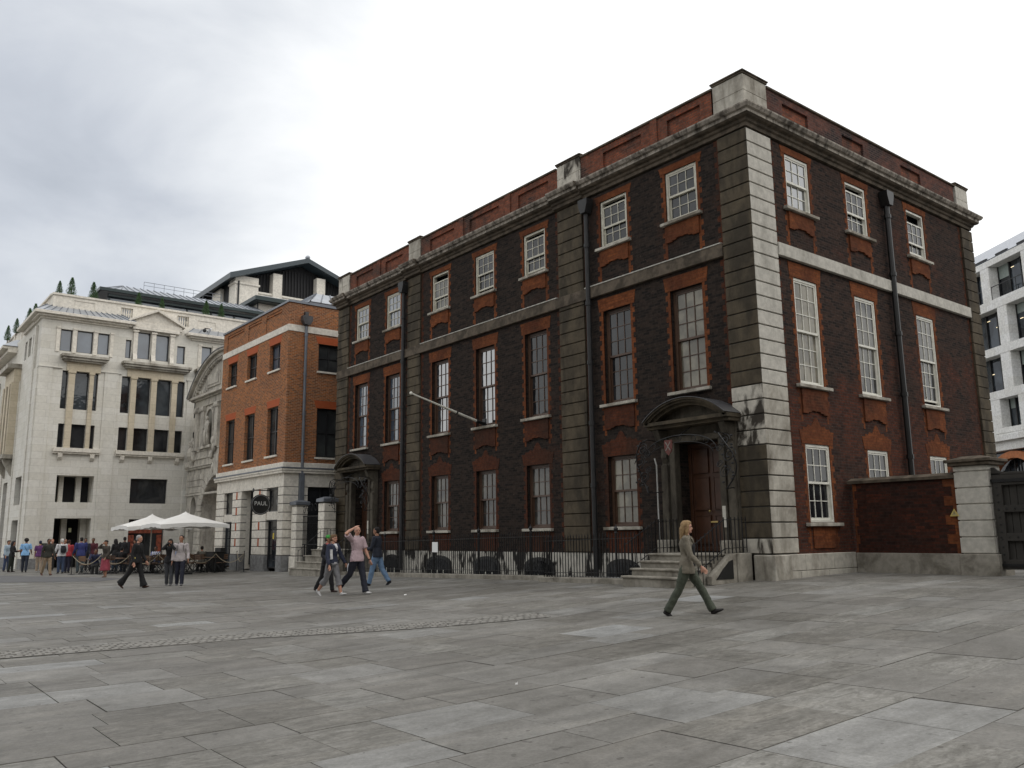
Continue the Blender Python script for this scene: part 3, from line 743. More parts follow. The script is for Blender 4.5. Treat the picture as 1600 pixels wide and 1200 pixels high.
# doorways -----------------------------------------------------------------
def doorway(c):
    # door case: piers, architrave, consoles
    dcm = stonemat('doorcase_stone_%d' % int(c), (.10, .088, .07), (.05, .044, .036), .48, 2.2)
    m_ = MB()
    for s_ in (-1, 1):
        a, b_ = sorted((c+s_*.735, c+s_*1.22)); m_.box(a, b_, 0, .16, 1.02, 4.0, FL)
        a, b_ = sorted((c+s_*.72, c+s_*.9)); m_.box(a, b_, 0, .22, 1.03, 3.9, FL)
        a, b_ = sorted((c+s_*.98, c+s_*1.2)); m_.box(a, b_, .16, .24, 1.3, 3.3, FL)
        m_.box(a-.02, b_+.02, 0, .3, 1.0, 1.3, FL)
    m_.box(c-.9, c+.9, 0, .22, 3.86, 4.02, FL); m_.box(c-1.22, c+1.22, 0, .14, 4.0, 4.3, FL)
    case = m_.build('doorcase', dcm, house, bevel=.01)
    for s_ in (-1, 1):
        k = MB(); u = c+s_*1.09
        k.prism([(0, 0)]*0+[(.0, 3.35), (.16, 3.35), (.24, 3.5), (.2, 3.75), (.42, 3.95), (.55, 4.22), (0, 4.22)], u-.1, u+.1, lambda d, uu, z: FL(uu, d, z))
        k.build('console', dcm, case, bevel=.01)
    # segmental hood
    hd = MB(); Rr = 1.75; hw_ = 1.35; h0 = 4.3; rise = .52
    Rr = (hw_**2+rise**2)/(2*rise); cz = h0+.12+rise-Rr; th = math.asin(hw_/Rr)
    arc = lambda rad, k: [(c+rad*math.sin(t), cz+rad*math.cos(t)) for t in [-th+2*th*i/k for i in range(k+1)]]
    for r0, r1, d1 in ((Rr-.17, Rr-.09, .56), (Rr-.09, Rr-.03, .66), (Rr-.03, Rr+.02, .72)):
        A_ = arc(r1, 20); B_ = arc(r0, 20)
        for i in range(20): hd.prism([A_[i], A_[i+1], B_[i+1], B_[i]], 0, d1, FL)
    hd.box(c-hw_, c+hw_, 0, .56, 4.24, 4.33, FL); hd.box(c-hw_-.03, c+hw_+.03, 0, .66, 4.33, 4.42, FL)
    hd.build('hood', STN_D, case)
    tm = MB(); A_ = arc(Rr-.16, 16); tm.prism([(u, max(z, 4.42)) for u, z in A_]+[(c+1.2, 4.42), (c-1.2, 4.42)], 0, .3, FL); tm.build('tympanum', dcm, case)
    ld = MB(); A_ = arc(Rr+.035, 20); B_ = arc(Rr+.02, 20)
    for i in range(20): ld.prism([A_[i], A_[i+1], B_[i+1], B_[i]], -.01, .75, FL)
    ld.build('lead_covering', LEADD, case)
    # panelled door
    dm = MB(); dm.box(c-.72, c+.72, -.44, -.38, 1.02, 3.85, FL)
    frame_ring(dm, FL, c-.72, c+.72, 1.02, 3.85, .09, -.38, -.33)
    for s_ in (-1, 1):
        for z0, z1 in ((1.2, 1.95), (2.08, 2.95), (3.05, 3.7)):
            a, b_ = sorted((c+s_*.07, c+s_*.58)); dm.box(a+.03, b_-.03, -.385, -.35, z0+.03, z1-.03, FL); frame_ring(dm, FL, a, b_, z0, z1, .03, -.385, -.335)
    d_ = dm.build('door', DOORW, house, bevel=.006)
    hm = MB(); hm.ball(FL(c+.06, -.31, 2.05), .035); hm.box(c-.16, c+.06, -.335, -.325, 1.75, 1.79, FL); hm.build('handle', plain('brass', (.5, .38, .15), .35, .8), d_)
    return case
doorway(DN); doorway(DF)
m_ = MB(); m_.box(DN-.86, DN-.76, .222, .235, 1.62, 2.15, FL); m_.build('name_plate', plain('pale_plate', (.5, .48, .42), .5), house)
m_ = MB(); m_.box(DF-.86, DF-.76, .222, .235, 1.62, 2.15, FL); m_.build('name_plate', plain('pale_plate_far', (.5, .48, .42), .5), house)

# entrance steps -------------------------------------------------------------
def steps(c, y0, y1, zg, right_wall, nm):
    t = thing('entrance_steps', nm, 'steps', (-1.4, c, zg), 'entrance steps to the brick house')
    top = 1.0; n_ = 4; rise = (top-zg)/n_
    m_ = MB()
    for k in range(n_):
        x0 = -2.45+k*.33; z1 = zg+rise*(k+1)
        m_.box(x0, -.2 if k == n_-1 else x0+.36, y0, y1, zg-.1, z1-.05)
    m_.build('riser', STEP, t)
    for k in range(n_):
        x0 = -2.45+k*.33; z1 = zg+rise*(k+1); tr = MB()
        tr.box(x0-.04, (-.18 if k == n_-1 else x0+.33), y0-.04, y1+.04, z1-.05, z1); tr.build('tread', STEP, t, bevel=.012)
    return t
s1 = steps(DN, .68, 2.6, .32, True, 'four worn stone steps up to the near hooded doorway')
s2 = steps(DF, 19.0, 21.9, .02, False, 'stone steps up to the far hooded doorway beside the gate pillar')
# low stone wings either side of the near steps
m_ = MB(); m_.prism([(-1.7, .3), (-.18, .3), (-.18, .99), (-1.0, .99), (-1.0, .96), (-1.7, .5)], .49, .635, lambda u, d, z: (u, d, z)); m_.box(-.75, -.18, .46, .635, .3, 1.0)
m_.build('wing_wall', STEP, s1, bevel=.01)
m_ = MB(); m_.prism([(-1.55, .42), (-.9, .42), (-.9, .86), (-1.05, .82), (-1.3, .64)], .475, .5, lambda u, d, z: (u, d, z)); m_.build('lightwell_opening', BLACKP, s1)
m_ = MB(); m_.box(-.62, -.18, .72, 1.06, 1.0, 1.3); m_.build('pedestal', STEP, s1, bevel=.01)
m_ = MB(); m_.box(-.55, -.18, 2.72, 3.15, .3, 1.32); m_.build('pedestal', STEP, s1, bevel=.01)
# area kerb
kb = thing('area_kerb', 'low stone kerb under the black area railings', 'kerb', (-1.4, 10, .2))
m_ = MB()
def kerb(m_, x0, x1, y0, y1, h=.14):
    y = y0
    while y < y1-.05:
        yy = min(y+1.5, y1); za, zb = g(x0, y), g(x0, yy)
        m_.hexa([(x0, y+.004, za-.1), (x1, y+.004, za-.1), (x1, yy-.004, zb-.1), (x0, yy-.004, zb-.1), (x0, y+.004, za+h), (x1, y+.004, za+h), (x1, yy-.004, zb+h), (x0, yy-.004, zb+h)]); y = yy
kerb(m_, -1.62, -1.25, 6.4, 18.9, .13); kerb(m_, -1.95, -1.5, 2.72, 6.38, .13)
m_.build('kerb_stone', STEP, kb, bevel=.012)

# railings --------------------------------------------------------------------
def railing(name, label, pts, h, sp=.112, spike=True, zs=None, finial=(), group='black iron railings round the basement area'):
    """pts: polyline (x,y,zbase)"""
    t = thing(name, label, 'railing', pts[0], group)
    bars, rails = MB(), MB(); posts = []
    for (ax, ay, az), (bx, by, bz) in zip(pts, pts[1:]):
        L_ = math.hypot(bx-ax, by-ay); n_ = max(1, int(L_/sp))
        for i in range(n_+1):
            f_ = i/n_; x, y, z = ax+(bx-ax)*f_, ay+(by-ay)*f_, az+(bz-az)*f_
            bars.tube([(x, y, z), (x, y, z+h)], .0135, 6)
            if spike: bars.tube([(x, y, z+h), (x, y, z+h+.03), (x, y, z+h+.11)], [.01, .017, .002], 6)
        for hh_ in (h-.06, .12): rails.tube([(ax, ay, az+hh_), (bx, by, bz+hh_)], [(.008, .02)]*2, 6, side=(0, 0, 1) if False else None)
    bars.build('bars', IRON, t); rails.build('rail', IRON, t)
    for x, y, z, hh_ in finial:
        p_ = MB(); p_.tube([(x, y, z), (x, y, z+hh_)], .022, 8); p_.lathe((x, y, z+hh_), [(.02, 0), (.04, .02), (.03, .05), (.055, .09), (.06, .13), (.03, .17), (.012, .2), (.004, .25)], 10)
        p_.build('post', IRON, t)
    return t
railing('area_railing', 'long run of black spiked railings in front of the white basement wall', [(-1.43, 18.9, g(-1.4, 18.9)+.13), (-1.43, 13, g(-1.4, 13)+.13), (-1.43, 6.45, g(-1.4, 6.45)+.13)], 1.17,
        finial=[(-1.43, y_, g(-1.4, y_)+.12, 1.24) for y_ in (15.8, 12.5, 9.9, 7.3)])
railing('area_railing', 'short run of black spiked railings beside the near steps and drainpipe', [(-1.43, 6.4, .32), (-1.72, 6.38, .32), (-1.72, 2.85, .40)], 1.05, finial=[(-1.72, 3.5, .40, 1.1)])
for y_, s_, lb in ((2.7, 1, 'black handrail rising on the left of the near steps'), (.54, -1, 'black handrail rising on the right of the near steps')):
    railing('handrail', lb, [(-2.25, y_, .42), (-1.1, y_, 1.0), (-.25, y_, 1.02)], .85, .14, False, group='handrails beside the entrance steps')
for y_, lb in ((18.95, 'black handrail on the right of the far steps'), (21.85, 'black handrail post at the gate side of the far steps')):
    railing('handrail', lb, [(-2.1, y_, .14), (-1.1, y_, .95), (-.3, y_, 1.0)], .85, .14, False, group='handrails beside the entrance steps')
m_ = MB(); m_.box(-1.47, -1.455, 12.2, 12.54, .95, 1.29); tag(m_.build('notice', WHITEM), 'small white notice fixed to the long railings', 'notice')

# wrought-iron overthrows with scrolls and a hanging shield --------------------
def overthrow(c, lab, shield):
    t = thing('iron_overthrow', lab, 'ironwork', (-.9, c, 3), 'scrolled iron overthrows in front of the doors')
    m_ = MB(); X = -.95
    def sp_(pts, r=.014): m_.tube(pts, r, 6)
    for s_ in (-1, 1):
        u = c+s_*1.12
        # big S scroll bracket springing from the pier, swelling outward
        pts = []
        for i in range(26):
            t_ = i/25; a = -1.3+t_*4.6; r_ = .12+.36*t_
            pts.append((X+.25+.12*math.cos(a*1.1)-.1*t_, u+s_*(.16+.30*math.sin(math.pi*t_)), 2.55+1.35*t_))
        sp_(pts, .018)
        for (cz_, rr_, off) in ((2.95, .17, .2), (3.35, .2, .34), (3.72, .17, .22), (3.15, .1, .05), (3.55, .11, .08)):
            q = []
            for i in range(22):
                a = i/21*4.4*math.pi/2*1.6; r_ = rr_*(1-.72*i/21)
                q.append((X+.18+.05*math.sin(a), u+s_*(off+r_*math.cos(a)), cz_+r_*math.sin(a)))
            sp_(q, .012)
        sp_([(-.02, u, 3.9), (X+.1, u, 3.95), (X+.05, u+s_*.1, 3.9)], .014); sp_([(-.1, u+s_*.02, 2.6), (X+.3, u+s_*.1, 2.55)], .014)
        for k in range(16):      # leaves
            a = k*.7; m_.ball((X+.2+.06*math.sin(a*3), u+s_*(.12+.34*abs(math.sin(a))), 2.7+1.2*k/16), (.018, .045, .03), 6, 4)
    arch = [(X+.1, c+1.15*math.cos(a), 3.55+.42*math.sin(a)) for a in [math.pi*i/20 for i in range(21)]]; sp_(arch, .013)
    arch = [(X+.1, c+1.05*math.cos(a), 3.45+.34*math.sin(a)) for a in [math.pi*i/20 for i in range(21)]]; sp_(arch, .009)
    for k in range(7):
        a = math.pi*(k+.5)/7; q = []
        for i in range(14):
            b_ = i/13*5.5; r_ = .09*(1-.6*i/13); q.append((X+.1, c+1.1*math.cos(a)+r_*math.cos(b_), 3.5+.38*math.sin(a)+r_*math.sin(b_)))
        sp_(q, .009)
    sp_([(X+.1, c, 3.97), (-.3, c, 4.25)], .012)
    m_.build('scrollwork', IRON, t)
    if shield:
        sy = c+.28; pts = [(sy-.13, 3.86), (sy+.13, 3.86), (sy+.13, 3.66), (sy+.1, 3.56), (sy, 3.46), (sy-.1, 3.56), (sy-.13, 3.66)]
        F_ = FX(-.95); s = MB(); s.prism(pts, 0, .02, F_); so_ = s.build('shield', plain('shield_red', (.11, .025, .018), .6), t)
        q = MB(); q.prism([(sy-.09, 3.80), (sy-.07, 3.82), (sy+.09, 3.60), (sy+.07, 3.585)], .021, .026, F_)
        q.prism([(sy+.09, 3.80), (sy+.07, 3.82), (sy-.09, 3.60), (sy-.07, 3.585)], .027, .032, F_); q.build('crossed_swords', plain('pale_charge', (.2, .18, .16), .6), so_)
    return t
overthrow(DN, 'black scrolled ironwork before the near doorway with a small red shield', True)
overthrow(DF, 'black scrolled ironwork before the far doorway', False)

# flagpole
t = thing('flagpole', 'bare white angled flagpole fixed to the brick front', 'flagpole', (0, 11.43, 5.34))
m_ = MB(); a_ = Vector((-.02, 11.43, 5.34)); b_ = Vector((-3.05, 11.43, 6.16)); m_.tube([a_, a_.lerp(b_, .4), b_], [.05, .042, .026], 10); m_.build('pole', PAINTW, t)
m_ = MB(); m_.ball(b_, .055); m_.build('finial', PAINTW, t)
m_ = MB(); m_.box(-.05, 0, 11.33, 11.53, 5.18, 5.53); m_.tube([a_, a_.lerp(b_, .12)], .06, 10); m_.tube([a_.lerp(b_, .38), a_.lerp(b_, .4)], .05, 10); m_.islands('bracket', IRON, t)

# garden wall, pier, gate ---------------------------------------------------------
GX = 3.48; FG = FX(GX)
t = thing('garden_wall', 'dark red brick garden wall with stone coping joining the house', 'wall', (GX+.2, -1.5, .5))
m_ = MB(); m_.box(GX, GX+.35, -2.85, -.18, .9, 2.72); m_.build('brickwork', WALLB, t)
m_ = MB(); teeth(m_, FG, -2.85, 1, .93, 2.7, .1, .3, .006, 3); teeth(m_, FG, -.19, -1, .93, 2.7, .04, .1, .006, 3); m_.build('brick_toothing', REDB, t)
m_ = MB(); m_.box(GX-.06, GX+.41, -2.86, -.18, .3, .93); m_.build('plinth', STEP, t, bevel=.012)
m_ = MB(); m_.prism([(GX-.07, 2.72), (GX+.42, 2.72), (GX+.42, 2.79), (GX+.17, 2.87), (GX-.07, 2.79)], -2.86, -.08, lambda u, d, z: (u, d, z)); m_.build('coping', STN_C, t)
t = thing('gate_pier', 'banded pale stone gate pier between the garden wall and the oak gate', 'pier', (GX+.3, -3.2, .5))
m_ = MB(); z = .93
m_.box(GX-.02, GX+.62, -3.6, -2.88, .4, 3.0)
while z < 2.95:
    zz = min(z+.385, 3.0); m_.box(GX-.05, GX+.65, -3.63, -2.85, z+.014, zz-.014); z = zz
m_.build('pier_shaft', STN_W if False else STN_P, t, bevel=.01)
m_ = MB(); m_.box(GX-.1, GX+.7, -3.7, -2.82, .3, .92); m_.build('plinth', STEP, t, bevel=.012)
m_ = MB(); m_.box(GX-.14, GX+.74, -3.72, -2.76, 3.0, 3.08); m_.box(GX-.2, GX+.8, -3.78, -2.7, 3.08, 3.15)
m_.hexa([(GX-.14, -3.72, 3.15), (GX+.74, -3.72, 3.15), (GX+.74, -2.76, 3.15), (GX-.14, -2.76, 3.15), (GX+.1, -3.45, 3.23), (GX+.5, -3.45, 3.23), (GX+.5, -3.0, 3.23), (GX+.1, -3.0, 3.23)]); m_.build('cap', STN_C, t, bevel=.01)
t = thing('warning_sign', 'small yellow triangular warning sign on the garden wall by the pier', 'sign', (GX, -2.8, 1.88))
m_ = MB(); m_.prism([(-2.9, 1.81), (-2.68, 1.81), (-2.79, 1.99)], .055, .065, FG); s_ = m_.build('plate', plain('sign_yellow', (.55, .42, .12), .5), t)
m_ = MB(); m_.prism([(-2.86, 1.83), (-2.72, 1.83), (-2.79, 1.945)], .066, .068, FG); m_.build('panel', plain('sign_cream', (.35, .3, .15), .5), s_)
m_ = MB(); m_.prism([(-2.785, 1.92), (-2.80, 1.88), (-2.785, 1.88), (-2.795, 1.84), (-2.775, 1.89), (-2.79, 1.89), (-2.775, 1.92)], .0685, .07, FG); m_.build('symbol', BLACKP, s_)
t = thing('oak_gate', 'tall dark studded oak gate between stone piers', 'gate', (GX+.1, -4.6, .55))
m_ = MB(); yy = -3.66
m_.box(GX+.17, GX+.22, -6.6, -3.66, .58, 2.66)
for k in range(18):
    m_.box(GX+.15, GX+.2, yy-.155, yy-.005, .6, 2.7); yy -= .163
m_.build('boards', OAK, t, bevel=.004)
m_ = MB()
for z0, z1 in ((.58, .8), (1.22, 1.4), (1.88, 2.04), (2.5, 2.74)): m_.box(GX+.06, GX+.15, -6.6, -3.66, z0, z1)
for y0 in (-3.86, -5.15, -5.36, -6.6): m_.box(GX+.055, GX+.15, y0, y0+.2, .575, 2.78)
m_.prism([(-3.66, 2.74), (-3.66, 2.92), (-3.74, 2.92), (-3.82, 2.84), (-3.95, 2.80), (-6.6, 2.80), (-6.6, 2.74)], -.15, -.055, FG)
m_.build('frame', OAK, t, bevel=.006)
m_ = MB()
for z in (.69, 1.31, 1.96, 2.62):
    for k in range(16): m_.ball(FG(-3.74-k*.18, -.05, z), .018, 6, 4)
for k in range(12):
    m_.ball(FG(-3.76, -.045, .75+k*.17), .018, 6, 4)
m_.build('studs', IRON, t)
m_ = MB(); m_.box(GX+.03, GX+.055, -4.9, -3.64, 2.57, 2.64); m_.box(GX+.03, GX+.055, -4.9, -3.64, .64, .71); m_.build('hinge_strap', IRON, t)
t = thing('gate_pier', 'second stone gate pier on the far side of the oak gate', 'pier', (GX+.3, -7.0, .5))
m_ = MB(); m_.box(GX-.02, GX+.62, -7.3, -6.62, .3, 3.0); m_.build('pier_shaft', STN_P, t, bevel=.01)
# ================================================================ alley gate and pillars
t = thing('iron_gate', 'black iron gate with scrolled top between two banded stone pillars', 'gate', (-.65, 24.2, 0))
m_ = MB()
for i in range(19): m_.tube([(-.62, 23.02+i*.128, .1), (-.62, 23.02+i*.128, 2.5)], .014, 6)
m_.build('bars', IRON, t); m_ = MB()
for z in (.2, 1.2, 2.45): m_.tube([(-.62, 22.95, z), (-.62, 25.35, z)], .022, 6)
m_.build('rail', IRON, t); m_ = MB()
for k in range(6):
    q = []
    for i in range(16):
        a = i/15*7; r_ = .22*(1-.7*i/15); q.append((-.62, 23.15+k*.4+r_*math.cos(a)*.8, 2.72+.1*math.sin(k*math.pi/5)+r_*math.sin(a)))
    m_.tube(q, .013, 6)
m_.build('scrollwork', IRON, t)
def banded_pillar(x0, x1, y0, y1, z0, z1, lab, grp=None, H=.37):
    t = thing('stone_pillar', lab, 'pillar', ((x0+x1)/2, (y0+y1)/2, z0), grp)
    m_ = MB(); m_.box(x0+.03, x1-.03, y0+.03, y1-.03, z0, z1); m_.build('joint_backing', JOINT, t); m_ = MB(); z = z0+.75
    m_.box(x0-.05, x1+.05, y0-.05, y1+.05, z0-.1, z0+.72)
    while z < z1-.05:
        zz = min(z+H, z1); m_.box(x0, x1, y0, y1, z+.016, zz-.016); z = zz
    m_.build('shaft', STN_WP, t, bevel=.01)
    m_ = MB(); m_.box(x0-.08, x1+.08, y0-.08, y1+.08, z1, z1+.14)
    m_.hexa([(x0-.08, y0-.08, z1+.14), (x1+.08, y0-.08, z1+.14), (x1+.08, y1+.08, z1+.14), (x0-.08, y1+.08, z1+.14), (x0+.15, y0+.15, z1+.22), (x1-.15, y0+.15, z1+.22), (x1-.15, y1-.15, z1+.22), (x0+.15, y1-.15, z1+.22)])
    m_.build('cap', LEAD, t, bevel=.01)
banded_pillar(-.95, -.4, 25.25, 25.8, -.05, 2.98, 'banded stone pillar left of the iron gate, next to the orange brick corner')
banded_pillar(-.95, -.4, 22.35, 22.95, 0, 3.02, 'banded stone pillar right of the iron gate, against the end of the sooty house')

for r_ in [q for q in bpy.data.objects if q.type == 'EMPTY' and (q.name.startswith('iron_gate') or q.name.startswith('stone_pillar'))]: resurvey(r_, (1.022, .982, 1.018), (.131, .117, -.042))
# ================================================================ orange brick building with stone ground floor
RX, RY, RL = -1.3, 26.0, 35.0
red = thing('brick_building', 'three storey orange brick building with white stone ground floor and cafe entrance', 'building', (2, 30, 0))
FA, FB = FX(RX), FY(RY)
upA = [(32.75, 34.05), (29.95, 31.25), (26.95, 28.25)]
ops = [(a, b_, 9.5, 10.8, .22) for a, b_ in upA]+[(a, b_, 5.36, 7.7, .22) for a, b_ in upA]
m_ = MB(); wall_grid(m_, FA, RY, RL, 4.9, 11.2, ops, .22); wall_grid(m_, FA, RY, RL, 11.5, 12.62, [(26.9, 28.9, 11.6, 12.45, .04), (29.5, 31.3, 11.6, 12.45, .04), (31.9, 34.4, 11.6, 12.45, .04)])
for a, b_ in ((26.9, 28.9), (29.5, 31.3), (31.9, 34.4)): m_.face([FA(a, -.04, 11.6), FA(b_, -.04, 11.6), FA(b_, -.04, 12.45), FA(a, -.04, 12.45)])
upB = [(.25, 1.45), (3.2, 4.4)]
opsb = [(a, b_, 9.4, 10.75, .2) for a, b_ in upB]+[(a, b_, 5.25, 7.6, .2) for a, b_ in upB]
wall_grid(m_, FB, RX, 9, 4.9, 11.2, opsb, .2); wall_grid(m_, FB, RX, 9, 11.5, 12.62, [])
m_.face([(RX, RL, 0), (9, RL, 0), (9, RL, 12.6), (RX, RL, 12.6)]); m_.face([(RX, RY, 12.3), (9, RY, 12.3), (9, RL, 12.3), (RX, RL, 12.3)])
m_.build('wall', ORED, red, recalc=False)
m_ = MB(); m_.box(RX-.035, 9, RY-.035, RL, 11.2, 11.52); m_.build('stone_band', STN_WP, red, bevel=.01)
m_ = MB(); m_.box(RX-.06, 9, RY-.06, RY+.3, 12.6, 12.7); m_.box(RX-.06, RX+.3, RY+.302, RL, 12.6, 12.7); m_.build('coping', LEAD, red)
m_ = MB(); m_.box(RX+.5, 8.5, RY+.5, RL-.4, .2, 12.2); m_.build('dark_interior', VOID, red)
m_ = MB()
for a, b_ in upA:
    for z in (10.8, 7.7): m_.prism([(a-.06, z), (b_+.06, z), (b_+.16, z+.36), (a-.16, z+.36)], -.02, .006, FA)
for a, b_ in upB:
    for z in (10.75, 7.6): m_.prism([(a-.06, z), (b_+.06, z), (b_+.16, z+.36), (a-.16, z+.36)], -.02, .006, FB)
m_.islands('brick_lintel', REDLINT, red)
DKF = plain('dark_window_frame', (.02, .02, .022), .4)
CURT = glassmat('curtained_pane', (.055, .06, .06), (.03, .032, .034), .7, .4)
def casement(parent, F, a, b, c, d, dp, fm, gm, cols=2, rows=2, t=.06, sill=None, name='window'):
    f = MB(); frame_ring(f, F, a, b, c, d, t, dp-.08, dp)
    for i in range(1, cols):
        x = a+(b-a)*i/cols; f.box(x-t*.6, x+t*.6, dp-.07, dp-.005, c+t, d-t, F)
    for j in range(1, rows):
        z = c+(d-c)*j/rows
        for i in range(cols):
            x0 = a+(b-a)*i/cols+t*.6; x1 = a+(b-a)*(i+1)/cols-t*.6; f.box(x0, x1, dp-.06, dp-.01, z-.02, z+.02, F)
    o_ = f.build(name, fm, parent)
    p = MB(); p.face([F(a+t*.5, dp-.05, c+t*.5), F(b-t*.5, dp-.05, c+t*.5), F(b-t*.5, dp-.05, d-t*.5), F(a+t*.5, dp-.05, d-t*.5)])
    p.build('pane', gm, o_, recalc=False)
    if sill:
        s = MB(); s.box(a-.08, b+.08, dp, .08, c-.09, c-.005, F); s.build('sill', sill, o_)
    return o_
for i, (a, b_) in enumerate(upA):
    for c, d in ((9.5, 10.8), (5.36, 7.7)): casement(red, FA, a+.002, b_-.002, c+.002, d-.002, -.16, DKF, GLS if c > 9 and i == 2 else CURT, 2, 2, sill=STN_WP)
for a, b_ in upB:
    for c, d in ((9.4, 10.75), (5.25, 7.6)): casement(red, FB, a+.002, b_-.002, c+.002, d-.002, -.14, DKF, CURT, 2, 2, sill=STN_WP)
# moulded cornice over the shopfront
m_ = MB(); m_.box(RX-.1, 9, RY-.1, RL, 4.72, 4.95); m_.box(RX-.2, 9, RY-.2, RL, 4.56, 4.66); m_.box(RX-.16, 9, RY-.16, RL, 4.45, 4.56); m_.build('shop_cornice', STN_WP, red, bevel=.015)
m_ = MB(); m_.box(RX-.22, 9, RY-.22, RL, 4.66, 4.72); m_.build('lead_flashing', LEAD, red)
# channelled stone ground floor
opg = [(26.6, 28.0), (29.7, 31.3), (32.55, 33.8)]
def chan(m_, F, u0, u1, z0, z1, H, d=.0, gap=.036, th=.3):
    z = z0
    while z < z1-.02:
        zz = min(z+H, z1); m_.box(u0, u1, -th, d, z+gap/2, zz-gap/2, F); z = zz
m_ = MB(); jb = MB()
for a, b_ in ((26.31, 26.6), (28.0, 28.75), (28.95, 29.7), (31.3, 31.85), (32.05, 32.55), (33.8, RL)):
    chan(m_, FA, a, b_, .72, 3.83, .3888)
    jb.box(a+.004, b_-.004, -.3, -.03, .6, 3.85, FA)
for a, b_ in opg:
    pass
# voussoired fascia
u = 26.0
while u < RL-.1:
    sk = .05*math.sin((u-26)*1.5)
    v_ = min(u+.36, RL); m_.prism([(u+.008, 3.84), (v_-.008, 3.84), (v_-.008+sk*.5, 4.45), (u+.008+sk*.5, 4.45)], -.3, 0, FA); u = v_
for a, b_ in (opg[0], opg[2]): m_.box(a-.0, b_+.0, -.14, -.04, 2.34, 2.72, FA)
chan(m_, FB, RX, -.1, .72, 3.83, .3888, th=.3); chan(m_, FB, 1.4, 3, .72, 3.83, .3888); m_.box(RX+.002, 9, -.28, 0, 3.842, 4.45, FB); jb.box(RX+.03, -.11, -.3, -.03, .4, 3.85, FB); jb.box(1.41, 3, -.3, -.03, .4, 3.85, FB); jb.build('joint_backing', JOINT, red)
m_.box(RX+.0, RX+.9, 26.0-.0, 26.3, .0, .0+.01)
m_.build('rusticated_stonework', STN_WP, red, bevel=.008)
m_ = MB(); m_.box(RX-.03, -.1, -.05, .04, -.2, .7, FB)
for a, b_ in ((26.0, 26.6), (28.0, 29.7), (31.3, 32.55), (33.8, RL)): m_.box(a+.0005, b_-.001, -.3, .03, -.2, .7, FA)
m_.islands('granite_plinth', GRNT, red, bevel=.01)
m_ = MB()
for a, b_ in ((28.75, 28.95), (31.85, 32.05)):
    z = .72; k = 0
    while z < 3.8:
        zz = z+.3888
        (m_.box(a, b_, -.2, -.004, z+.012, zz-.012, FA)) if k % 2 else None
        z = zz; k += 1
m_.islands('brick_inset', REDLINT, red)
m_ = MB()
for a, b_ in ((28.75, 28.95), (31.85, 32.05)):
    z = .72; k = 0
    while z < 3.8:
        zz = z+.3888
        (m_.box(a, b_, -.2, -.001, z+.012, zz-.012, FA)) if k % 2 == 0 else None
        z = zz; k += 1
m_.islands('stone_inset', STN_WP, red)
for a, b_ in (opg[0], opg[2]):
    casement(red, FA, a+.02, b_-.02, 2.72, 3.83, -.14, DKF, GLM, 1, 1)
    casement(red, FA, a+.02, b_-.02, .12, 2.34, -.14, DKF, GLO, 1, 1, name='shop_window')
casement(red, FA, 29.72, 31.28, .05, 2.7, -.75, DKF, GLO, 2, 1, name='shop_door'); casement(red, FA, 29.72, 31.28, 2.75, 3.83, -.75, DKF, GLD, 1, 1)
m_ = MB(); m_.box(29.7, 31.3, -.76, -.74, 2.69, 2.76, FA); m_.box(29.69, 29.7, -.76, -.3, .0, 3.84, FA); m_.box(31.3, 31.31, -.76, -.3, .0, 3.84, FA); m_.build('doorway_reveal', STN_WP, red)
casement(red, FB, -.08, 1.38, .5, 3.82, -.2, DKF, GLD, 2, 2)
m_ = MB(); m_.box(-.58, -.36, .02, .2, 3.2, 4.45, FB); m_.tube([FB(-.47, .12, 4.4), FB(-.47, .12, 11.3), FB(-.47, .12, 11.5)], .07, 10)
for z in (5.3, 7.2, 9.1, 11.0): m_.tube([FB(-.47, .12, z), FB(-.47, .12, z+.1)], .09, 10)
dp_ = m_.build('drainpipe', LEAD, red); m_ = MB(); m_.prism([(-.6, 11.55), (-.34, 11.55), (-.22, 11.75), (-.22, 11.98), (-.72, 11.98), (-.72, 11.75)], .01, .3, FB); m_.box(-.56, -.38, .0, .15, 11.98, 12.2, FB); m_.build('hopper_head', LEADD, dp_)
# glazed roof lantern
lan = MB(); A_ = [(.7, 28.2), (5, 28.2), (5, 32), (.7, 32)]; B_ = [(1.5, 29.2), (4.2, 29.2), (4.2, 31), (1.5, 31)]
for i in range(4):
    j = (i+1) % 4; lan.face([(*A_[i], 13.45), (*A_[j], 13.45), (*B_[j], 14.2), (*B_[i], 14.2)])
lan.face([(*q, 14.2) for q in B_]); lo_ = lan.build('roof_lantern', ZINC, red, recalc=False)
lan = MB(); lan.box(.75, 4.95, 28.25, 31.95, 12.3, 13.44)
for i in range(8):
    f_ = i/7
    for j in range(4):
        k = (j+1) % 4; a = Vector((*A_[j], 13.47)).lerp(Vector((*A_[k], 13.47)), f_); c = Vector((*B_[j], 14.23)).lerp(Vector((*B_[k], 14.23)), f_); lan.tube([a, c], .03, 5)
lan.build('glazing_ribs', LEAD, lo_)
def text_obj(txt, size, M4, mat, parent, name='lettering', ext=.004):
    cu = bpy.data.curves.new(name, 'FONT'); cu.body = txt; cu.size = size; cu.extrude = ext; cu.align_x = 'CENTER'; cu.align_y = 'CENTER'
    tmp = bpy.data.objects.new(name, cu); COL.objects.link(tmp); bpy.context.view_layer.update()
    me = bpy.data.meshes.new_from_object(tmp.evaluated_get(bpy.context.evaluated_depsgraph_get())); COL.objects.unlink(tmp); bpy.data.objects.remove(tmp)
    me.transform(M4); me.materials.clear(); me.materials.append(mat)
    o_ = bpy.data.objects.new(name, me); COL.objects.link(o_); o_.parent = parent
    if parent.type == 'EMPTY': o_.matrix_parent_inverse = Matrix.Translation(-parent.location)
    return o_
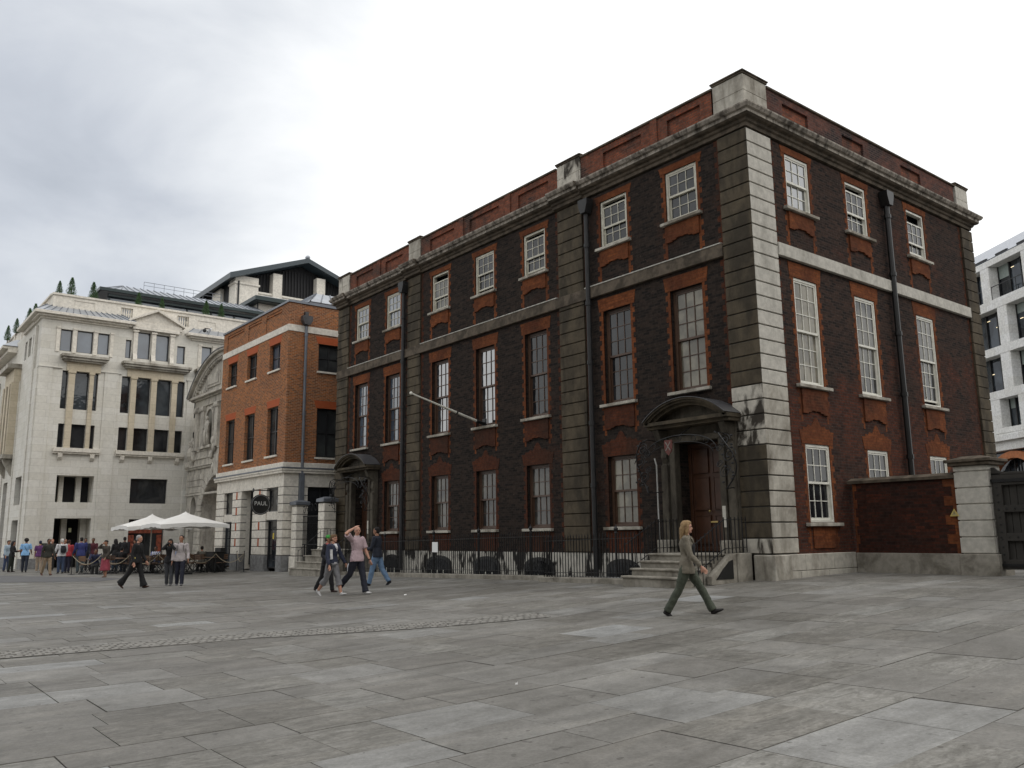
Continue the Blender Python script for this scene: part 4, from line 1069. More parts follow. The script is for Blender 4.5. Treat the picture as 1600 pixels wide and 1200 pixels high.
def face_mx(origin, xdir, zdir=(0, 0, 1)):
    x = Vector(xdir).normalized(); z = Vector(zdir); n_ = x.cross(z)
    return Matrix(((x.x, z.x, n_.x, origin[0]), (x.y, z.y, n_.y, origin[1]), (x.z, z.z, n_.z, origin[2]), (0, 0, 0, 1)))
resurvey(red, (1.025, .983, 1.0216), (.146, .108, -.043))
# hanging round sign (disc faces along the wall, both sides lettered)
t = thing('hanging_sign', 'round black hanging cafe sign on a bracket by the corner', 'sign', (-1.7, 26.75, 3.3))
m_ = MB(); m_.tube([(-1.3, 26.7, 3.72), (-2.2, 26.7, 3.72)], .025, 8); m_.ball((-2.22, 26.7, 3.72), (.03, .1, .1)); m_.tube([(-1.8, 26.7, 3.72), (-1.8, 26.7, 3.5)], .012, 6); m_.islands('bracket', IRON, t)
m_ = MB(); m_.tube([(-1.85, 26.67, 3.05), (-1.85, 26.73, 3.05)], .48, 32); dsc = m_.build('disc', BLACKP, t)
m_ = MB()
for i in range(40):
    a, c = 2*math.pi*i/40, 2*math.pi*(i+1)/40
    m_.tube([(-1.85+.43*math.cos(a), 26.664, 3.05+.43*math.sin(a)), (-1.85+.43*math.cos(c), 26.664, 3.05+.43*math.sin(c))], .01, 5)
m_.build('rim_line', plain('sign_grey', (.3, .3, .3), .5), dsc)
text_obj('PAUL', .27, face_mx((-1.85, 26.662, 3.1), (1, 0, 0)), plain('sign_white', (.6, .6, .58), .5), dsc)
text_obj('PAUL', .42, face_mx((-.6, 30.1, 2.4), (0, -1, 0)), plain('sign_white_b', (.75, .75, .73), .5), red, 'lettering')
m_ = MB(); m_.box(-1.345, -1.33, 26.22, 26.34, 1.45, 1.72); tag(m_.build('notice', plain('yellow_notice', (.6, .45, .05), .5)), 'small yellow notice on the white stone corner of the orange brick building', 'notice')

# ================================================================ stone gateway
TX = -.1; FT = FX(TX); tc_ = 38.0
tb = thing('stone_gateway', 'ornate baroque stone gateway with arch, statue niche and curved pediment', 'gateway', (1, 38, 0))
def archpoly(c, a, z0, zs, bb, n=16):
    return [(c+a*math.cos(math.pi*i/n), zs+bb*math.sin(math.pi*i/n)) for i in range(n+1)]
def wall_with_arch(m_, F, u0, u1, z0, z1, c, a, zs, bb, dep, n=16):
    """flat wall with an arched opening and its soffit"""
    A_ = archpoly(c, a, z0, zs, bb, n)
    m_.face([F(u0, 0, z0), F(c-a, 0, z0), F(c-a, 0, zs), F(u0, 0, zs)]); m_.face([F(c+a, 0, z0), F(u1, 0, z0), F(u1, 0, zs), F(c+a, 0, zs)])
    top = [(c+a-(2*a)*i/n, z1) for i in range(n+1)]
    m_.face([F(c+a, 0, zs), F(u1, 0, zs), F(u1, 0, z1), F(c+a, 0, z1)]); m_.face([F(u0, 0, zs), F(c-a, 0, zs), F(c-a, 0, z1), F(u0, 0, z1)])
    for i in range(n):
        m_.face([F(A_[i][0], 0, A_[i][1]), F(A_[i+1][0], 0, A_[i+1][1]), F(top[i+1][0], 0, z1), F(top[i][0], 0, z1)])
    full = [(c+a, z0)]+A_+[(c-a, z0)]
    for p, q in zip(full, full[1:]): m_.face([F(p[0], 0, p[1]), F(q[0], 0, q[1]), F(q[0], -dep, q[1]), F(p[0], -dep, p[1])])
m_ = MB()
wall_with_arch(m_, FT, 33.2, 41.7, -.2, 5.75, tc_, 3.0, 3.1, 2.15, 3.5)
wall_with_arch(m_, FT, 41.7, 44.1, -.2, 5.75, 42.75, .5, 3.4, .62, 3.5)
wall_with_arch(m_, FT, 31.9, 33.2, -.2, 5.75, 32.6, .45, 3.4, .6, 3.5)
m_.face([FT(44.1, 0, -.2), FT(44.1, -4, -.2), FT(44.1, -4, 5.75), FT(44.1, 0, 5.75)]); m_.face([FT(31, 0, 5.75), FT(44.1, 0, 5.75), FT(44.1, -4, 5.75), FT(31, -4, 5.75)])
m_.face([FT(31, -3.6, -.2), FT(44.1, -3.6, -.2), FT(44.1, -3.6, 3), FT(31, -3.6, 3)]) if False else None
m_.build('wall', STN_T, tb, recalc=False)
m_ = MB()      # rusticated blocks and voussoirs
for a, b_ in ((41.02, 41.5), (41.55, 42.2), (43.28, 44.1)): chan(m_, FT, a, b_, 0, 3.1 if a > 41.5 and a < 43 else 3.1, .385, d=.07, th=.0)
chan(m_, FT, 41.05, 44.1, 4.25, 5.4, .38, d=.05, th=0)
for i in range(21):
    a0, a1 = math.pi*i/21+.012, math.pi*(i+1)/21-.012
    P_ = [(tc_+3.0*math.cos(a0), 3.1+2.15*math.sin(a0)), (tc_+3.75*math.cos(a0), 3.1+2.75*math.sin(a0)), (tc_+3.75*math.cos(a1), 3.1+2.75*math.sin(a1)), (tc_+3.0*math.cos(a1), 3.1+2.15*math.sin(a1))]
    m_.prism(P_, 0, .09, FT)
m_.box(tc_-.35, tc_+.35, 0, .35, 5.1, 6.3, FT)
m_.build('rusticated_blocks', STN_T, tb, bevel=.01)
m_ = MB()
for z0, z1, d in ((5.7, 5.82, .14), (5.82, 5.9, .22), (4.1, 4.22, .1)): m_.box(31, 44.2 if d > .12 else 44.15, -.1, d, z0, z1, FT)
m_.box(33.0, 43.0, -3.6, .0, 5.9, 10.2, FT)
for z0, z1, d in ((6.3, 6.4, .08), (6.4, 6.75, .04), (6.75, 6.84, .1), (9.5, 9.6, .1), (9.6, 9.95, .06), (9.95, 10.05, .2), (10.05, 10.2, .4)): m_.box(32.9-d, 43.1+d, -.05, d, z0, z1, FT)
for c in (42.55, 41.4, 38.9, 37.1, 34.6, 33.45):   # pilasters
    m_.box(c-.27, c+.27, 0, .16, 6.84, 9.2, FT); m_.box(c-.33, c+.33, 0, .24, 9.2, 9.5, FT); m_.box(c-.33, c+.33, 0, .22, 6.84, 7.0, FT)
    for k in (-.22, 0, .22): m_.ball(FT(c+k, .2, 9.3), (.1, .1, .12), 8, 5)
m_.build('upper_stage', STN_T, tb, bevel=.01)
# niche with statue
m_ = MB(); nc = 40.15
pts = [(nc-.6, 6.95), (nc+.6, 6.95)]+[(nc+.6*math.cos(math.pi*i/10), 8.6+.6*math.sin(math.pi*i/10)) for i in range(11)]
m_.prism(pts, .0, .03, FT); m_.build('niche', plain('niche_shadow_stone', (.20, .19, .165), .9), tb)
m_ = MB()
for i in range(12):
    a0, a1 = math.pi*i/12, math.pi*(i+1)/12
    m_.prism([(nc+r_*math.cos(a), 8.6+r_*math.sin(a)) for a, r_ in ((a0, .6), (a0, .74), (a1, .74), (a1, .6))], 0, .14, FT)
m_.box(nc-.74, nc-.6, 0, .14, 6.95, 8.6, FT); m_.box(nc+.6, nc+.74, 0, .14, 6.95, 8.6, FT); m_.box(nc-.8, nc+.8, 0, .3, 6.84, 7.0, FT)
m_.build('niche_frame', STN_T, tb, bevel=.01)
m_ = MB(); bx, by = TX-.22, nc
m_.tube([(bx, by, 7.0), (bx, by+.04, 7.5), (bx-.02, by-.03, 7.9), (bx, by, 8.15), (bx, by+.02, 8.38), (bx, by, 8.46), (bx, by, 8.52)], [(.22, .3), (.17, .27), (.15, .2), (.16, .24), (.15, .26), (.08, .1), (.06, .07)], 12, side=(1, 0, 0))
m_.ball((bx-.02, by+.02, 8.63), (.1, .1, .13)); m_.tube([(bx, by+.24, 8.38), (bx-.12, by+.32, 8.1), (bx-.2, by+.12, 8.0)], [.07, .06, .045], 8); m_.tube([(bx, by-.22, 8.36), (bx-.1, by-.33, 8.1), (bx-.05, by-.35, 7.8)], [.07, .06, .045], 8)
for k in range(7): m_.tube([(bx-.12, by-.2+k*.065, 7.02), (bx-.17, by-.14+k*.05, 7.6), (bx-.12, by-.1+k*.04, 8.1)], .03, 6)
st_ = tag(m_.build('statue', STN_T, None, smooth=True), 'robed stone statue standing in the niche of the gateway', 'statue')
# urn finial and scroll on the side stage, plus carved clusters
m_ = MB(); m_.box(TX-.3, TX+.3, 43.2, 43.9, 5.9, 6.2); m_.lathe((TX, 43.55, 6.2), [(.2, 0), (.12, .08), (.3, .35), (.34, .6), (.24, .85), (.12, .95), (.2, 1.05), (.22, 1.25), (.1, 1.45), (.02, 1.6)], 14); m_.build('urn', STN_T, tb, smooth=False)
m_ = MB(); q = []
for i in range(30):
    a = i/29*8; r_ = .75*(1-.75*i/29); q.append((TX-.05, 43.0-.0+r_*math.cos(a)*.45, 6.75+r_*math.sin(a)))
m_.tube(q, [(.12)]*30, 8)
for cy_, cz_ in ((39.4, 6.4), (38.6, 6.0), (38.9, 5.6), (39.0, 6.8), (39.2, 7.2)): m_.ball((TX-.15, cy_, cz_), (.15, .22, .28), 8, 6)
m_.build('carved_scroll', STN_T, tb, smooth=True)
# segmental pediment with modillions
hw_, rise, z0 = 5.5, 2.3, 10.2; Rr = (hw_**2+rise**2)/(2*rise); cz = z0+rise-Rr; th = math.asin(hw_/Rr)
m_ = MB()
for r0, r1, d1 in ((Rr-.35, Rr-.12, .3), (Rr-.12, Rr, .5)):
    A_ = [(tc_+r1*math.sin(t), cz+r1*math.cos(t)) for t in [-th+2*th*i/30 for i in range(31)]]; B_ = [(tc_+r0*math.sin(t), cz+r0*math.cos(t)) for t in [-th+2*th*i/30 for i in range(31)]]
    for i in range(30): m_.prism([A_[i], A_[i+1], B_[i+1], B_[i]], -.3, d1, FT)
for i in range(40):
    t_ = -th+2*th*(i+.5)/40; r_ = Rr-.42; u_, v_ = tc_+r_*math.sin(t_), cz+r_*math.cos(t_); m_.box(u_-.07, u_+.07, 0, .26, v_-.08, v_+.1, FT)
m_.build('pediment', STN_T, tb)
m_ = MB(); A_ = [(tc_+(Rr-.3)*math.sin(t), cz+(Rr-.3)*math.cos(t)) for t in [-th+2*th*i/24 for i in range(25)]]; m_.prism([(u, max(v, z0)) for u, v in A_], -.3, .05, FT)
m_.box(38.6, 40.9, .05, .12, 10.55, 11.35, FT); m_.box(38.8, 40.7, .12, .16, 10.7, 11.2, FT)
for k in range(9): m_.ball(FT(41.2+.15*k, .08, 10.4+.06*(k % 3)), (.06, .14, .12), 7, 5)
m_.build('tympanum', STN_T, tb)
m_ = MB(); A_ = [(tc_+(Rr+.03)*math.sin(t), cz+(Rr+.03)*math.cos(t)) for t in [-th+2*th*i/30 for i in range(31)]]; B_ = [(tc_+(Rr+.003)*math.sin(t), cz+(Rr+.003)*math.cos(t)) for t in [-th+2*th*i/30 for i in range(31)]]
for i in range(30): m_.prism([A_[i], A_[i+1], B_[i+1], B_[i]], -3.5, .55, FT)
m_.build('lead_roof', LEAD, tb)

resurvey(tb, (1, .9866, 1.0262), (.273, .338, -.036)); st_.data.transform(Matrix.Translation((.273, .338, -.036)) @ Matrix.Diagonal((1, .9866, 1.0262, 1)))
# ================================================================ big pale stone building
BX, BY = -8.9, 44.8; FS, FW = FY(BY), FX(BX)
big = thing('stone_building', 'big cream limestone office building with pedimented window and lead covered bays', 'building', (-2, 50, -.1))
cols1 = [(-7.6, -7.27), (-6.91, -6.1), (-5.86, -5.6)]; cols2 = [(-4.24, -3.72), (-3.38, -2.5), (-2.15, -1.22), (-.88, -.38)]
cols3 = [(.3, .55), (.9, 1.7), (2.0, 2.3)]
ops = []
top = [(-7.86, -7.22, 12.68, 14.02), (-6.95, -6.05, 12.68, 14.05), (-5.78, -5.12, 12.72, 14.05), (-4.16, -3.82, 12.68, 13.85), (-3.48, -2.68, 12.72, 14.45), (-2.34, -1.5, 12.72, 14.42), (-1.0, -.48, 12.68, 13.85), (.6, 1.26, 12.8, 14.02), (1.6, 2.4, 12.8, 14.02)]
tall = [(a, b_, 9.2, 11.5) for a, b_ in cols1+cols2+cols3]; low = [(a, b_, 6.88, 8.3) for a, b_ in cols1+cols2+cols3]
gnd = [(-7.45, -5.42, 3.68, 5.25, 1.4), (-3.33, -1.12, 3.66, 5.18, .25)]
door = [(-7.4, -5.42, -.3, 2.75, 2.2), (-3.28, -1.12, -.3, 2.7, .4)]
ops = [o_+(.3,) for o_ in top+tall+low]+gnd+door
m_ = MB(); wall_grid(m_, FS, BX, 8, -.3, 14.6, ops, .3)
sidetop = [(46.6, 47.5, 12.8, 14.0), (48.1, 49.0, 12.8, 14.0), (49.6, 50.4, 12.8, 14.0)]
sidegr = [(47.0, 49.5, 3.6, 5.3), (47.0, 49.5, -.3, 2.7), (52.6, 54.2, -.3, 5.2), (56.5, 58, -.3, 4.6)]
m2 = MB(); wall_grid(m2, FW, BY, 70, -.3, 14.6, [o_+(.5,) for o_ in sidetop+sidegr], .5)
m2.face([(BX, 70, -.3), (8, 70, -.3), (8, 70, 14.6), (BX, 70, 14.6)]); m_.v, m_.f
m_.build('wall', STN_W, big, recalc=False); m2.build('wall', STN_W, big, recalc=False)
m_ = MB(); m_.box(-8.0, 7.5, BY+2.5, 69, -.2, 14.4); m_.build('dark_interior', VOID, big)
m_ = MB(); m_.box(-7.45, -5.42, -1.42, -1.38, 3.6, 5.3, FS); m_.box(-7.45, -5.42, -2.25, -2.2, -.3, 2.8, FS); m_.build('loggia_back', VOID, big)
m_ = MB(); m_.box(-7.15, -6.9, -1.2, -.9, 3.66, 5.27, FS); m_.box(-6.2, -5.9, -1.3, -1.0, 3.66, 5.27, FS); m_.box(-6.75, -6.45, -1.8, -1.4, -.3, 2.78, FS); m_.box(-5.75, -5.43, -1.8, -1.2, -.3, 2.78, FS); m_.build('loggia_pillar', STN_W, big)
# glazing
for o_ in top: casement(big, FS, o_[0]+.001, o_[1]-.001, o_[2]+.001, o_[3]-.001, -.16, DKF, GLS, 1, 1, .05)
for i, o_ in enumerate(tall): casement(big, FS, o_[0]+.001, o_[1]-.001, o_[2]+.001, o_[3]-.001, -.2, DKF, GLO, 1, 1, .05)
for o_ in low: casement(big, FS, o_[0]+.001, o_[1]-.001, o_[2]+.001, o_[3]-.001, -.2, DKF, GLD, 1, 1, .05)
casement(big, FS, -3.32, -1.13, 3.67, 5.17, -.2, DKF, GLD, 1, 1, .06)
for o_ in sidetop+sidegr: casement(big, FW, o_[0]+.001, o_[1]-.001, o_[2]+.001, o_[3]-.001, -.3, DKF, GLO, 1, 1, .05)
sf = casement(big, FS, -3.27, -1.13, -.2, 2.69, -.35, DKF, GLD, 2, 1, .06, name='shop_window')
m_ = MB(); m_.box(-3.15, -2.75, -.42, -.38, .3, 2.1, FS) if False else None
RM = plain('red_display', (.26, .06, .03), .6, 0, .7, 7); m_.box(-3.2, -1.2, -.35, -.33, 1.85, 2.1, FS); m_.box(-3.2, -2.85, -.345, -.33, .4, 1.75, FS); m_.box(-1.5, -1.2, -.345, -.33, .4, 1.75, FS); m_.build('display', RM, sf)
# plinth, shelves, brackets
m_ = MB(); m_.box(BX-.06, -7.42, -.05, .06, -.3, .45, FS); m_.box(-5.4, -3.3, -.05, .06, -.3, .45, FS); m_.box(-1.1, 0, -.05, .06, -.3, .45, FS)
for a, b_ in ((44.8, 46.95), (49.55, 52.55), (54.25, 56.45)): m_.box(a, b_, -.05, .06, -.3, .45, FW)
m_.islands('granite_plinth', GRNT, big)
def bay(F, cols, x0, x1, yel=True, zt=12.25, parent=big):
    m_ = MB()
    m_.box(x0-.05, x1+.05, 0, .28, 6.62, 6.86, F); m_.box(x0-.05, x1+.05, 0, .2, 6.52, 6.62, F)
    n_ = 2 if x1-x0 < 2.6 else 3
    for k in range(n_):
        u = x0+.35+(x1-x0-.7)*k/(n_-1); m_.prism([(0, 6.52), (.22, 6.52), (.2, 6.3), (.1, 6.18), (0, 6.1)], u-.12, u+.12, lambda d, uu, z: F(uu, d, z))
    m_.build('bracketed_shelf', STN_WP, parent, bevel=.01)
    y_ = MB(); y_.box(x0+.35, x1-.2 if len(cols) > 3 else x1-.2, -.05, .1, 11.5, zt-.1, F)
    for (a, b_), (c, d) in zip(cols, cols[1:]):
        y_.box(b_, c, -.02, .14, 6.87, 11.5, F); y_.box(b_-.04, c+.04, -.02, .19, 11.36, 11.5, F)
    y_.islands('bay_front', STN_Y if yel else STN_W, parent, bevel=.01)
    s = MB(); s.box(x0+.05, x1+.05, 0, .5, zt, zt+.14, F); s.box(x0-.05, x1+.15, 0, .62, zt+.14, zt+.3, F); s.box(x0+.15, x1-.05, 0, .35, zt-.1, zt, F)
    s.islands('bay_cornice', STN_PR, parent, bevel=.01)
    p_ = MB()
    for a, b_ in cols: p_.box(a+.001, b_-.001, -.2, -.06, 8.3, 9.2, F)
    p_.islands('spandrel', STN_WP, parent)
bay(FS, cols1, -7.75, -5.3, zt=12.15); bay(FS, cols2, -4.3, -.3, zt=12.1); bay(FS, cols3, .2, 2.6, zt=12.1)
sc1_ = [(51.2, 51.8), (52.3, 53.1), (53.6, 54.2)]; sc2_ = [(60.2, 60.8), (61.4, 62.2)]
for cs, a, b_ in ((sc1_, 51.0, 54.6), (sc2_, 60.0, 62.6)):
    m_ = MB()
    for (p, q) in cs:
        for z0, z1 in ((6.9, 11.5),): m_.box(p, q, .0, .36, z0, z1, FW)
    m_.islands('bay_glazing', GLO, big)
    m_ = MB(); m_.box(a, b_, 0, .4, 11.5, 12.4, FW)
    us = [a]+[x for c_ in cs for x in c_]+[b_]
    for i in range(0, len(us), 2): m_.box(us[i], us[i+1], 0, .5, 6.87, 11.5, FW)
    m_.islands('bay_front', STN_Y, big, bevel=.01)
    m_ = MB(); m_.box(a-.1, b_+.1, 0, .7, 6.6, 6.86, FW); m_.box(a-.1, b_+.1, 0, .8, 12.4, 12.7, FW)
    for u in (a+.4, b_-.4): m_.prism([(0, 6.6), (.6, 6.6), (.5, 6.3), (.1, 5.6), (0, 5.5)], u-.15, u+.15, lambda d, uu, z: FW(uu, d, z))
    m_.islands('bay_cornice', STN_PR, big, bevel=.01)
# panels, pilaster strips and string lines on the plain piers
m_ = MB()
for F, us in ((FS, ((-8.9, -8.15), (-5.25, -4.45), (-.2, .1))), (FW, ((44.8, 45.9), (50.8, 51.0), (55.0, 56.0), (58.4, 59.6)))):
    for a, b_ in us: m_.box(a, b_, 0, .07, .46, 11.58, F)
m_.box(BX-.05, -7.62, 0, .1, 11.6, 11.68, FS); m_.box(-5.5, -4.3, 0, .1, 11.6, 11.68, FS); m_.box(-.3, .25, 0, .1, 11.6, 11.68, FS)
m_.box(BX-.03, -4.3, 0, .05, 12.44, 12.52, FS) if False else None
for a, b_ in ((45.9, 46.15), (46.15, 46.35)): m_.box(a, b_, 0, .14, -.2, 14.3, FW)
m_.build('pilaster_strip', STN_W, big, bevel=.008)
m_ = MB()      # top storey pilasters between windows
for a, b_ in ((-7.2, -6.97), (-6.03, -5.8), (-8.1, -7.9), (-5.08, -4.9), (.35, .58), (1.3, 1.55)):
    m_.box(a, b_, 0, .06, 12.6, 14.15, FS); m_.box(a-.02, b_+.02, 0, .1, 14.03, 14.15, FS)
for c in (-3.62, -2.51, -1.36):
    m_.box(c-.13, c+.13, 0, .16, 12.6, 14.5, FS); m_.box(c-.17, c+.17, 0, .22, 14.38, 14.5, FS); m_.prism([(0, 13), (.16, 13), (.3, 12.6), (.25, 12.45), (0, 12.45)], c-.13, c+.13, lambda d, uu, z: FS(uu, d, z))
m_.islands('window_pilaster', STN_WP, big, bevel=.006)
# cornices of the flanking bays with lead roofs; attic parapet
def bay_roof(x0, x1, y0, y1, z):
    m_ = MB(); m_.box(x0-.12, x1+.12, y0-.12, y1, z-.42, z-.3); m_.box(x0-.3, x1+.3, y0-.3, y1, z-.3, z-.18); m_.box(x0-.5, x1+.5, y0-.5, y1, z-.18, z)
    m_.build('cornice', STN_WP, big, bevel=.015)
    m_ = MB(); m_.hexa([(x0-.48, y0-.48, z+.005), (x1+.48, y0-.48, z+.005), (x1+.48, y1, z+.005), (x0-.48, y1, z+.005), (x0+.3, y0+.7, z+.62), (x1-.3, y0+.7, z+.62), (x1-.3, y1, z+.62), (x0+.3, y1, z+.62)])
    ro = m_.build('lead_roof', ZINC, big)
    m_ = MB(); n_ = 14
    for i in range(n_+1):
        f_ = i/n_; m_.tube([(x0-.45+(x1-x0+.9)*f_, y0-.46, z+.03), (x0+.3+(x1-x0-.6)*f_, y0+.7, z+.65)], .025, 5)
    m_.build('standing_seam', LEAD, ro)
bay_roof(-8.9, -4.2, 44.8, 46.6, 14.95); bay_roof(-.0, 8, 44.8, 46.6, 14.75)
m_ = MB(); 
for a, b_, c, d, z in ((-8.9, -8.5, 46.6, 50.6, 14.95), (-9.3, -8.5, 53.5, 70, 14.3)):
    m_.box(a-.15, b_, c, d, z-.42, z-.18); m_.box(a-.5, b_, c, d+.3, z-.18, z)
m_.build('cornice', STN_WP, big, bevel=.015)
m_ = MB(); m_.hexa([(-9.78, 53.4, 14.31), (-8.5, 53.4, 14.31), (-8.5, 70, 14.31), (-9.78, 70, 14.31), (-8.9, 54.4, 14.95), (-8.4, 54.4, 14.95), (-8.4, 70, 14.95), (-8.9, 70, 14.95)]); m_.build('lead_roof', ZINC, big)
AY = 45.3; FAy = FY(AY)
m_ = MB(); bal = [(-4.45, -3.75), (-.95, -.2)]
wall_grid(m_, FAy, -8.35, 8, 14.5, 16.2, [(a, b_, 15.3, 16.0, .3) for a, b_ in bal]+[(-7.2, -6.0, 15.6, 16.0, .04), (.4, 1.6, 15.4, 15.85, .04)])
for a, b_, z0, z1 in ((-7.2, -6.0, 15.6, 16.0), (.4, 1.6, 15.4, 15.85)): m_.face([FAy(a, -.04, z0), FAy(b_, -.04, z0), FAy(b_, -.04, z1), FAy(a, -.04, z1)])
m_.box(-8.345, -8.05, AY+.012, 66, 14.5, 16.2); m_.box(-8.4, 8.05, AY-.08, AY+.35, 16.2, 16.32); m_.box(-8.45, -8.0, AY+.36, 66, 16.2, 16.32)
for y_ in (48, 50.5, 53, 56, 59): m_.box(-8.42, -8.34, y_, y_+.5, 14.6, 16.2)
m_.build('attic_parapet', STN_WP, big, recalc=False)
m_ = MB()
for a, b_ in bal:
    for k in range(5):
        u = a+(b_-a)*(k+.5)/5; m_.lathe((u, AY+.15, 15.3), [(.05, 0), (.05, .05), (.035, .1), (.065, .3), (.035, .5), (.05, .62), (.05, .7)], 8); m_.mark()
m_.split('baluster', STN_WP, big)
m_ = MB(); m_.box(-3.85, -.95, -.05, .3, 14.55, 14.75, FS); m_.prism([(-4.0, 15.05), (-.8, 15.05), (-2.4, 15.85)], -.6, .1, FS)
for s_ in (-1, 1): m_.prism([(-2.4, 15.85), (-2.4, 16.02), (-2.4+s_*1.75, 15.12), (-2.4+s_*1.75, 14.98)], -.6, .35, FS)
m_.box(-4.0, -.8, 0, .2, 14.75, 15.05, FS); m_.build('pediment', STN_WP, big, bevel=.01)
m_ = MB(); m_.box(.9, 1.0, 44.2, 45.3, 15.1, 15.2); m_.build('camera_arm', WHITEM, big); m_ = MB(); m_.ball((.55, 44.3, 15.0), .13); m_.tube([(.95, 44.3, 15.15), (.55, 44.3, 15.15)], .03, 6); m_.build('security_camera', IRONP, big)
# lit green sign inside the doorway
m_ = MB(); m_.box(-6.35, -6.2, -1.35, -1.3, 1.95, 2.2, FS); m_.build('lobby_sign', plain('lit_lobby_sign', (.6, .62, .4), .4), big)
m_ = MB(); m_.box(-7.9, -7.1, .35, .42, .5, 1.35, FS); nb = m_.build('board', plain('dark_board', (.03, .035, .03), .4)); tag(nb, 'dark notice board standing against the pale stone wall by the doorway', 'notice board')

resurvey(big, (1.016, .9876, 1.022), (.275, .316, -.002))
# roof pavilions -----------------------------------------------------------------
pv = thing('roof_pavilion', 'long low glazed rooftop pavilion with grey seamed roof and dark green eaves', 'pavilion', (1, 50, 16.3))
m_ = MB(); m_.hexa([(-5.0, 48.9, 18.02), (6.6, 48.9, 18.02), (6.6, 55.2, 18.02), (-5.0, 55.2, 18.02), (-3.0, 51.6, 19.05), (6.6, 51.6, 19.05), (6.6, 52.6, 19.05), (-3.0, 52.6, 19.05)])
ro = m_.build('seamed_roof', ZINC, pv); m_ = MB()
for i in range(25): x_ = -4.6+i*.46; m_.tube([(x_, 48.92, 18.05), (max(x_, -3.0), 51.6, 19.08)], .03, 5)
m_.build('standing_seam', LEAD, ro)
m_ = MB(); m_.box(-5.05, 6.65, 48.8, 48.95, 17.82, 18.03); m_.box(-5.05, -4.9, 48.95, 55.2, 17.82, 18.03); m_.box(-4.4, 6, 49.1, 49.3, 17.55, 17.7)
for x_ in (-4.35, -2.6, -.9, .8, 2.5, 4.2): m_.box(x_, x_+.1, 49.3, 49.4, 16.2, 17.6)
m_.build('green_eaves', GREENM, pv); m_ = MB(); m_.box(-4.4, 6, 49.4, 49.5, 16.2, 17.8); m_.build('glazing', GLS, pv)
m_ = MB()
for i in range(9): x_ = -1.6+i*.7; m_.tube([(x_, 51.6, 19.05), (x_, 51.6, 19.6)], .015, 5)
m_.tube([(-1.6, 51.6, 19.6), (4, 51.6, 19.6)], .018, 5); m_.tube([(-1.6, 51.6, 19.35), (4, 51.6, 19.35)], .015, 5); m_.build('guard_rail', LEAD, pv)
resurvey(pv, (1.022, .989, 1.027), (.242, .109, -.065))
pv = thing('roof_tower', 'tall rooftop block with dark louvres between pale piers under a wide dark pitched roof', 'tower', (12, 60, 17))
m_ = MB(); Fp = FY(56)
ap, le, re_ = (12.8, 25.2), (6.1, 22.75), (19.5, 22.75)
m_.prism([le, ap, re_, (19.5, 22.45), (12.8, 24.8), (6.1, 22.3)], -22, 0, Fp); m_.build('roof', plain('slate_blue_roof_edge', (.035, .05, .06), .4), pv)
m_ = MB(); m_.prism([(7.0, 16.5), (19, 16.5), (19, 22.7), (12.8, 24.75), (7.0, 22.6)], -20, -1.4, Fp); m_.build('louvred_core', plain('dark_louvre', (.012, .012, .014), .8), pv)
m_ = MB()
for k in range(40): x_ = 8+k*.28; m_.box(x_, x_+.05, 57.3, 57.4, 20, min(24.2, 22.7+.33*min(x_-7, 18.6-x_)))
m_.build('louvre_fins', IRON, pv)
m_ = MB(); m_.box(6.75, 8.7, 56.6, 58, 16.5, 22.95-.15); m_.box(6.65, 8.8, 56.5, 58, 22.1, 22.25); m_.box(9.95, 10.75, 56.6, 57.6, 16.5, 23.5); m_.box(13.9, 14.7, 56.6, 57.6, 16.5, 23.8); m_.box(8.7, 19, 56.8, 57.35, 16.5, 21.6); m_.box(8.7, 19, 56.7, 57.3, 21.6, 21.75); m_.box(6.7, 7.2, 60, 62, 16.5, 22.4)
m_.build('pale_pier', STN_WP, pv)
m_ = MB(); m_.tube([(7.0, 56.5, 16.5), (7.0, 56.5, 22.3)], .07, 8); m_.build('drainpipe', IRON, pv)
m_ = MB(); m_.ball((12.8, 56.2, 25.3), (.2, .3, .18)); m_.build('ridge_cap', ZINC, pv)
resurvey(pv, (1.0314, .9967, 1.0487), (.066, -.653, -.534))
pv = thing('roof_block', 'lower rooftop block with pale walls and dark green eaves in front of the louvred tower', 'rooftop block', (9, 52, 17))
m_ = MB(); m_.box(6.6, 14, 50.9, 56.5, 16.4, 19.15); m_.build('pale_wall', STN_WP, pv)
m_ = MB(); m_.box(6.0, 14.5, 50.0, 50.15, 19.2, 19.5); m_.box(6.0, 6.15, 50.15, 56.5, 19.2, 19.5); m_.box(6.15, 14.5, 50.15, 56.5, 19.15, 19.25); m_.build('green_eaves', GREENM, pv)
m_ = MB(); m_.hexa([(6.0, 50, 19.5), (14.5, 50, 19.5), (14.5, 56.5, 19.5), (6, 56.5, 19.5), (8.2, 52.6, 20.3), (14.5, 52.6, 20.3), (14.5, 56.5, 20.3), (8.2, 56.5, 20.3)]); m_.build('seamed_roof', ZINC, pv)
m_ = MB(); m_.tube([(6.5, 50.8, 16.4), (6.5, 50.8, 19.2)], .06, 8); m_.box(9.2, 13, 50.85, 50.9, 17.6, 18.9); m_.build('dark_trim', IRON, pv)

resurvey(pv, (1.0238, 1.0002, 1.0359), (.167, -.658, -.221))
